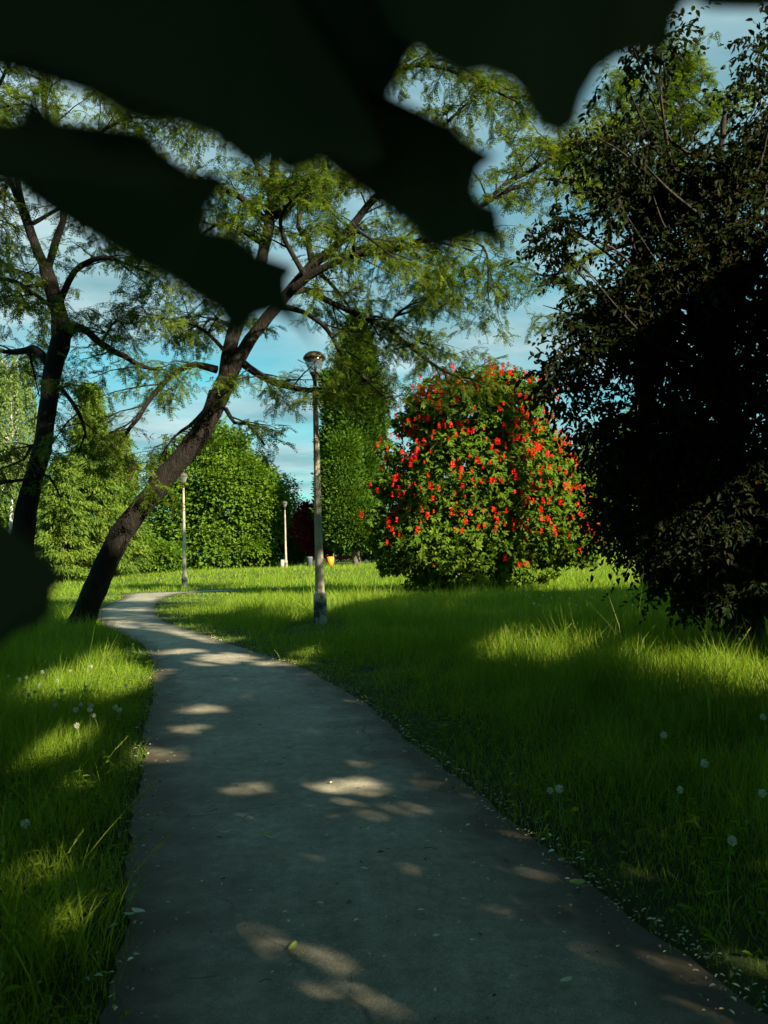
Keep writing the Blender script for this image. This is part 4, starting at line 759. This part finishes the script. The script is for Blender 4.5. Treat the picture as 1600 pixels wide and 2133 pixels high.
# ------------------------------------------------------------------ lamp posts
def lamp(loc, label):
    loc = np.asarray(loc, float); root = thing('street_lamp', loc, label, 'street lamp', 'concrete lamp posts along the path')
    mb = MB(); tube(mb, [np.append(loc + [0, 0, -.15], .165), np.append(loc + [0, 0, .25], .163), np.append(loc + [0, 0, .60], .158), np.append(loc + [0, 0, .69], .135), np.append(loc + [0, 0, .75], .112)], 8); mb.build('base', M['concrete_worn'], root)
    mb = MB(); zs = np.linspace(.74, 5.42, 60); pts = []
    for i, z in enumerate(zs): pts.append(np.append(loc + [0, 0, z], (.112 - .052 * (z - .74) / 4.68) * (1 - (.012 if i % 2 else 0))))
    tube(mb, pts, 8); mb.build('pole', M['concrete'], root)
    mb = MB(); lathe(mb, [(.0, 5.40), (.045, 5.40), (.045, 5.54), (.05, 5.56), (.075, 5.66), (.12, 5.745), (.118, 5.75), (0, 5.75)], loc, 24); mb.build('lantern_base', M['dark_metal'], root, True)
    mb = MB(); lathe(mb, [(.118, 5.745), (.163, 5.86), (.245, 6.065), (.242, 6.068), (.160, 5.863), (.115, 5.752)], loc, 32); gl = mb.build('lantern_glass', M['glass'], root, True)
    mb = MB(); lathe(mb, [(.0, 6.055), (.254, 6.055), (.262, 6.075), (.256, 6.115), (.212, 6.175), (.15, 6.22), (.07, 6.24), (0, 6.247)], loc, 32); mb.build('cap', M['metal_cap'], root, True)
    mb = MB(); tube(mb, [np.append(loc + [0, 0, 5.74], .014), np.append(loc + [0, 0, 6.06], .014)], 8)
    lathe(mb, [(0, 5.80), (.028, 5.82), (.034, 5.88), (.02, 5.95), (0, 5.96)], loc + [.02, 0, 0], 12); mb.build('bulb', M['grey_metal'], gl, True)
    return root
g1 = G(668, 1300); lamp(g1, 'tall concrete lamp post nearest the viewer, standing in the meadow grass')
g2 = G(385, 1226); lamp(g2, 'concrete lamp post at the bend of the path, half behind the leaning trunk')
b3 = P(596, 1184, 74); lamp([b3[0], 74, float(terrain(b3[0], 74))], 'small distant concrete lamp post at the far end of the path')

# ------------------------------------------------------------------ small far things
def box(mb, c, s, bev=.03):
    c = np.asarray(c); s = np.asarray(s) / 2; v = []
    for z, k in ((-1, 1), (1, 1)):
        zz = z * s[2]
        for (sx, sy) in ((-1, -1), (1, -1), (1, 1), (-1, 1)):
            v.append(c + [sx * (s[0] - bev), sy * s[1], zz]); v.append(c + [sx * s[0], sy * (s[1] - bev), zz])
    v = np.array(v); order = [0, 2, 3, 4 + 1 - 1, 5, 6, 7, 1]
    ring = np.array([0, 2, 3, 5, 4, 6, 7, 1])
    V = np.vstack([v[ring], v[8 + ring], c - [0, 0, s[2]], c + [0, 0, s[2]]])
    Q = [[i, (i + 1) % 8, 8 + (i + 1) % 8, 8 + i] for i in range(8)]; T = [[16, (i + 1) % 8, i] for i in range(8)] + [[17, 8 + i, 8 + (i + 1) % 8] for i in range(8)]
    mb.add(V, Q, T)
def at(px, D): b = P(px, 1160, D); return np.array([b[0], D, float(terrain(b[0], D))])
b = at(688, 70); root = thing('litter_bin', b, 'small orange playground piece modelled as a bin at the far side of the meadow', 'litter bin')  # stands in for a spring rider, given a bin's form
mb = MB(); lathe(mb, [(0, .12), (.26, .12), (.32, .95), (.28, .96), (.25, .9), (0, .9)], b, 16); mb.build('bin_body', M['orange'], root, True)
mb = MB(); tube(mb, [np.append(b + [.3, .1, -.1], .04), np.append(b + [.3, .1, 1.25], .04)], 8); mb.build('post', M['grey_metal'], root, True)
b = at(676, 70.5); root = thing('bench', b, 'low orange playground part modelled as a bench beside the bin-shaped one at the far meadow edge', 'bench')  # low part of the same play piece, given a bench's form
mb = MB(); box(mb, b + [0, 0, .5], (1.5, .45, .07)); mb.build('seat', M['orange'], root)
for sx in (-.55, .55):
    mb = MB(); box(mb, b + [sx, 0, .22], (.09, .4, .5)); mb.build('leg', M['grey_metal'], root)
b = at(716, 78); root = thing('bench', b, 'dark red specks modelled as a bench behind the columnar trees', 'bench')  # unidentified red specks, given a bench's form
mb = MB(); box(mb, b + [0, 0, .48], (1.7, .5, .08)); mb.build('seat', M['redpaint'], root)
mb = MB(); box(mb, b + [0, .27, .85], (1.7, .06, .3)); mb.build('backrest', M['redpaint'], root)
for sx in (-.7, .7):
    mb = MB(); box(mb, b + [sx, 0, .2], (.09, .42, .5)); mb.build('leg', M['grey_metal'], root)
b = at(645, 70); root = thing('litter_bin', b, 'small dark grey litter bin left of the nearest lamp post', 'litter bin')
mb = MB(); lathe(mb, [(0, .02), (.24, .02), (.27, .9), (.29, .95), (.2, 1.02), (0, 1.02)], b, 16); mb.build('bin_body', M['grey_metal'], root, True)
b = at(588, 77); mb = MB(); tube(mb, [np.append(b + [0, 0, -.1], .26), np.append(b + [0, 0, .35], .22), np.append(b + [.03, 0, .8], .19)], 10, .05); tag(mb.build('tree_stump', M['concrete'], None, True), 'pale stump at the foot of the distant lamp post', 'tree stump')

# ------------------------------------------------------------------ dandelion clocks
def dandelion(px, py, h, label, group=None, yellow=False):
    head = None; r = ray(px, py); t_ = (h - CAM_H) / r[2]; head = CO + r * t_; base = np.array([head[0] + rng.normal() * .03, head[1] + rng.normal() * .03, 0.0])
    root = thing('dandelion', base, label, 'dandelion', group); mb = MB()
    tube(mb, smooth_path([np.append(base, .0024), np.append((base + head) / 2 + [rng.normal() * .02, 0, .01], .002), np.append(head, .0017)], .04), 5); mb.build('stem', M['stem'], root, True)
    mb = MB(); n = 85; d = rnd_unit(n); R_ = .0205 * rng.uniform(.85, 1.15); side = norm(np.cross(d, rnd_unit(n)))
    if yellow: d[:, 2] = np.abs(d[:, 2]) * .6 + .15; d = norm(d)
    V = np.stack([head + d * .004, head + d * R_ + side * .003, head + d * R_ - side * .003], 1); mb.add(V, None, np.arange(n * 3).reshape(-1, 3), np.repeat(rng.uniform(0, 1, n), 3))
    lathe(mb, [(0, -.005), (.005, 0), (0, .005)], head, 6)
    mb.build('flower_head' if yellow else 'seed_head', M['yellowflower'] if yellow else M['puff'], root)
M['yellowflower'] = leaf_mat('yellowflower', [(.6, .4, .01), (.75, .55, .02)], .2, (1, 1, 1))
for (x, y) in ((18, 1408), (40, 1415), (88, 1400), (97, 1396), (82, 1426), (28, 1447), (52, 1440), (60, 1447), (73, 1440), (178, 1430), (178, 1439), (262, 1427), (128, 1438), (147, 1398), (116, 1468), (158, 1478), (190, 1470), (187, 1478), (195, 1490), (240, 1473), (249, 1479), (169, 1468), (120, 1418), (190, 1388), (55, 1411)):
    dandelion(x, y, rng.uniform(.22, .34), 'one of the white dandelion clocks crowded on the left verge', 'dandelion clocks on the left verge')
dandelion(160, 1511, .26, 'lone white dandelion clock just below the left verge cluster')
dandelion(53, 1715, .3, 'large white dandelion clock by itself low on the left verge')
dandelion(1383, 1531, .3, 'highest white dandelion clock on a tall stem in the shaded right grass')
dandelion(1468, 1590, .3, 'white dandelion clock right of the tall stemmed one in the shaded grass')
dandelion(1417, 1645, .22, 'white dandelion clock low in the middle of the shaded right grass')
dandelion(1165, 1643, .26, 'round white dandelion clock closest to the right edge of the path')
dandelion(1146, 1647, .24, 'half blown dandelion clock beside the round one near the path')
dandelion(1525, 1751, .34, 'biggest white dandelion clock near the lower right corner')
dandelion(1590, 1493, .3, 'dandelion clock cut by the right photo edge, upper')
dandelion(1588, 1652, .24, 'dandelion clock cut by the right photo edge, lower')
dandelion(1199, 1688, .12, 'small yellow dandelion flower in the grass right of the path', None, True)
for i in range(14):
    dandelion(rng.uniform(930, 1330), rng.uniform(1232, 1262), .42, 'tiny white dandelion clock in the sunlit meadow behind the shade line', 'dandelion clocks in the far meadow')

# ------------------------------------------------------------------ fallen leaves, litter
def fallen(px, py, L, W, ang, a, label, curl=.3):
    g = G(px, py, .035); mb = MB(); n = 7; d = np.array([math.cos(ang), math.sin(ang), 0]); s = np.array([-d[1], d[0], 0]); V = []
    for i in range(n):
        f = i / (n - 1); W_ = W * 1.15; wv = W_ * math.sin(math.pi * min(1, f * .92 + .05)) ** .8; c = g + d * L * (f - .5) + np.array([0, 0, curl * L * (f - .5) ** 2 + .004])
        V += [c + s * wv * .5 + [0, 0, .12 * W], c, c - s * wv * .5 + [0, 0, .12 * W]]
    Q = []
    for i in range(n - 1): k = 3 * i; Q += [[k, k + 1, k + 4, k + 3], [k + 1, k + 2, k + 5, k + 4]]
    mb.add(V, Q, None, a); o = mb.build('fallen_leaf', M['fresh'], None, True); tag(o, label, 'fallen leaf', 'leaves fallen on the path')
fallen(556, 1737, .085, .02, .25, .5, 'curled green fallen leaf above the bright round sun spot', .8)
fallen(566, 1746, .08, .018, -.15, .6, 'second green fallen leaf under the curled one by the sun spot', .6)
fallen(610, 1975, .07, .024, 1.3, .5, 'bright green leaf lying lengthwise on the shaded lower path', .3)
fallen(288, 1900, .075, .03, -.5, 1.0, 'pale silvery leaf at the left edge of the path', .2)
fallen(270, 1906, .05, .02, -.1, .9, 'small pale leaf beside the silvery one at the left path edge', .2)
fallen(1203, 1841, .07, .05, .1, .25, 'broad green leaf at the littered right edge of the path', .2)
fallen(1180, 2044, .05, .022, .5, .8, 'pale oval leaf near the bottom right of the path', .2)
fallen(484, 1552, .07, .012, .6, .0, 'dark curled leaf in the middle of the upper path', 1.2)
fallen(470, 1735, .055, .014, .5, .7, 'thin yellowish leaf left of the green leaf pair', .6)
lm = MB()
n = 3400; y = 1.8 + 14 * rng.uniform(size=n) ** 1.5; sgn = rng.uniform(size=n); ed = np.abs(rng.normal(size=n)) * .13
x = np.where(sgn < .55, right_x(y) - ed + .10, np.where(sgn < .70, left_x(y) + ed - .08, left_x(y) + (right_x(y) - left_x(y)) * rng.uniform(size=n)))
k = ~((sgn > .70) & (rng.uniform(size=n) < .1)); x, y = x[k], y[k]; n = len(x)
az = rng.uniform(0, 6.28, n); L = rng.uniform(.01, .042, n) * rng.uniform(.35, 1, n)
lens_leaves(lm, np.stack([x, y, np.full(n, .034) + rng.uniform(0, .008, n)], -1), np.stack([np.cos(az), np.sin(az), rng.uniform(-.05, .25, n)], -1), np.tile([0, 0, 1.], (n, 1)) + rnd_unit(n) * .3, L, L * rng.uniform(.2, .5, n), rng.uniform(0, 1, n), .3, .2)
for i in range(60):
    yy = rng.uniform(2.2, 12); xx = left_x(np.array([yy]))[0] + (right_x(np.array([yy]))[0] - left_x(np.array([yy]))[0]) * rng.uniform(0, 1.02); a_ = rng.uniform(0, 6.28); L_ = rng.uniform(.03, .11)
    d = np.array([math.cos(a_), math.sin(a_), 0]); tube(lm, [np.append([xx, yy, .037], .0018), np.append(np.array([xx, yy, .042]) + d * L_ * .5 + np.array([-d[1], d[0], 0]) * L_ * .15, .0016), np.append(np.array([xx, yy, .038]) + d * L_, .001)], 4, a=.05)
tag(lm.build('leaf_litter', M['litter']), 'dry leaf litter and seed husks scattered along the path edges', 'leaf litter', None, 'stuff')
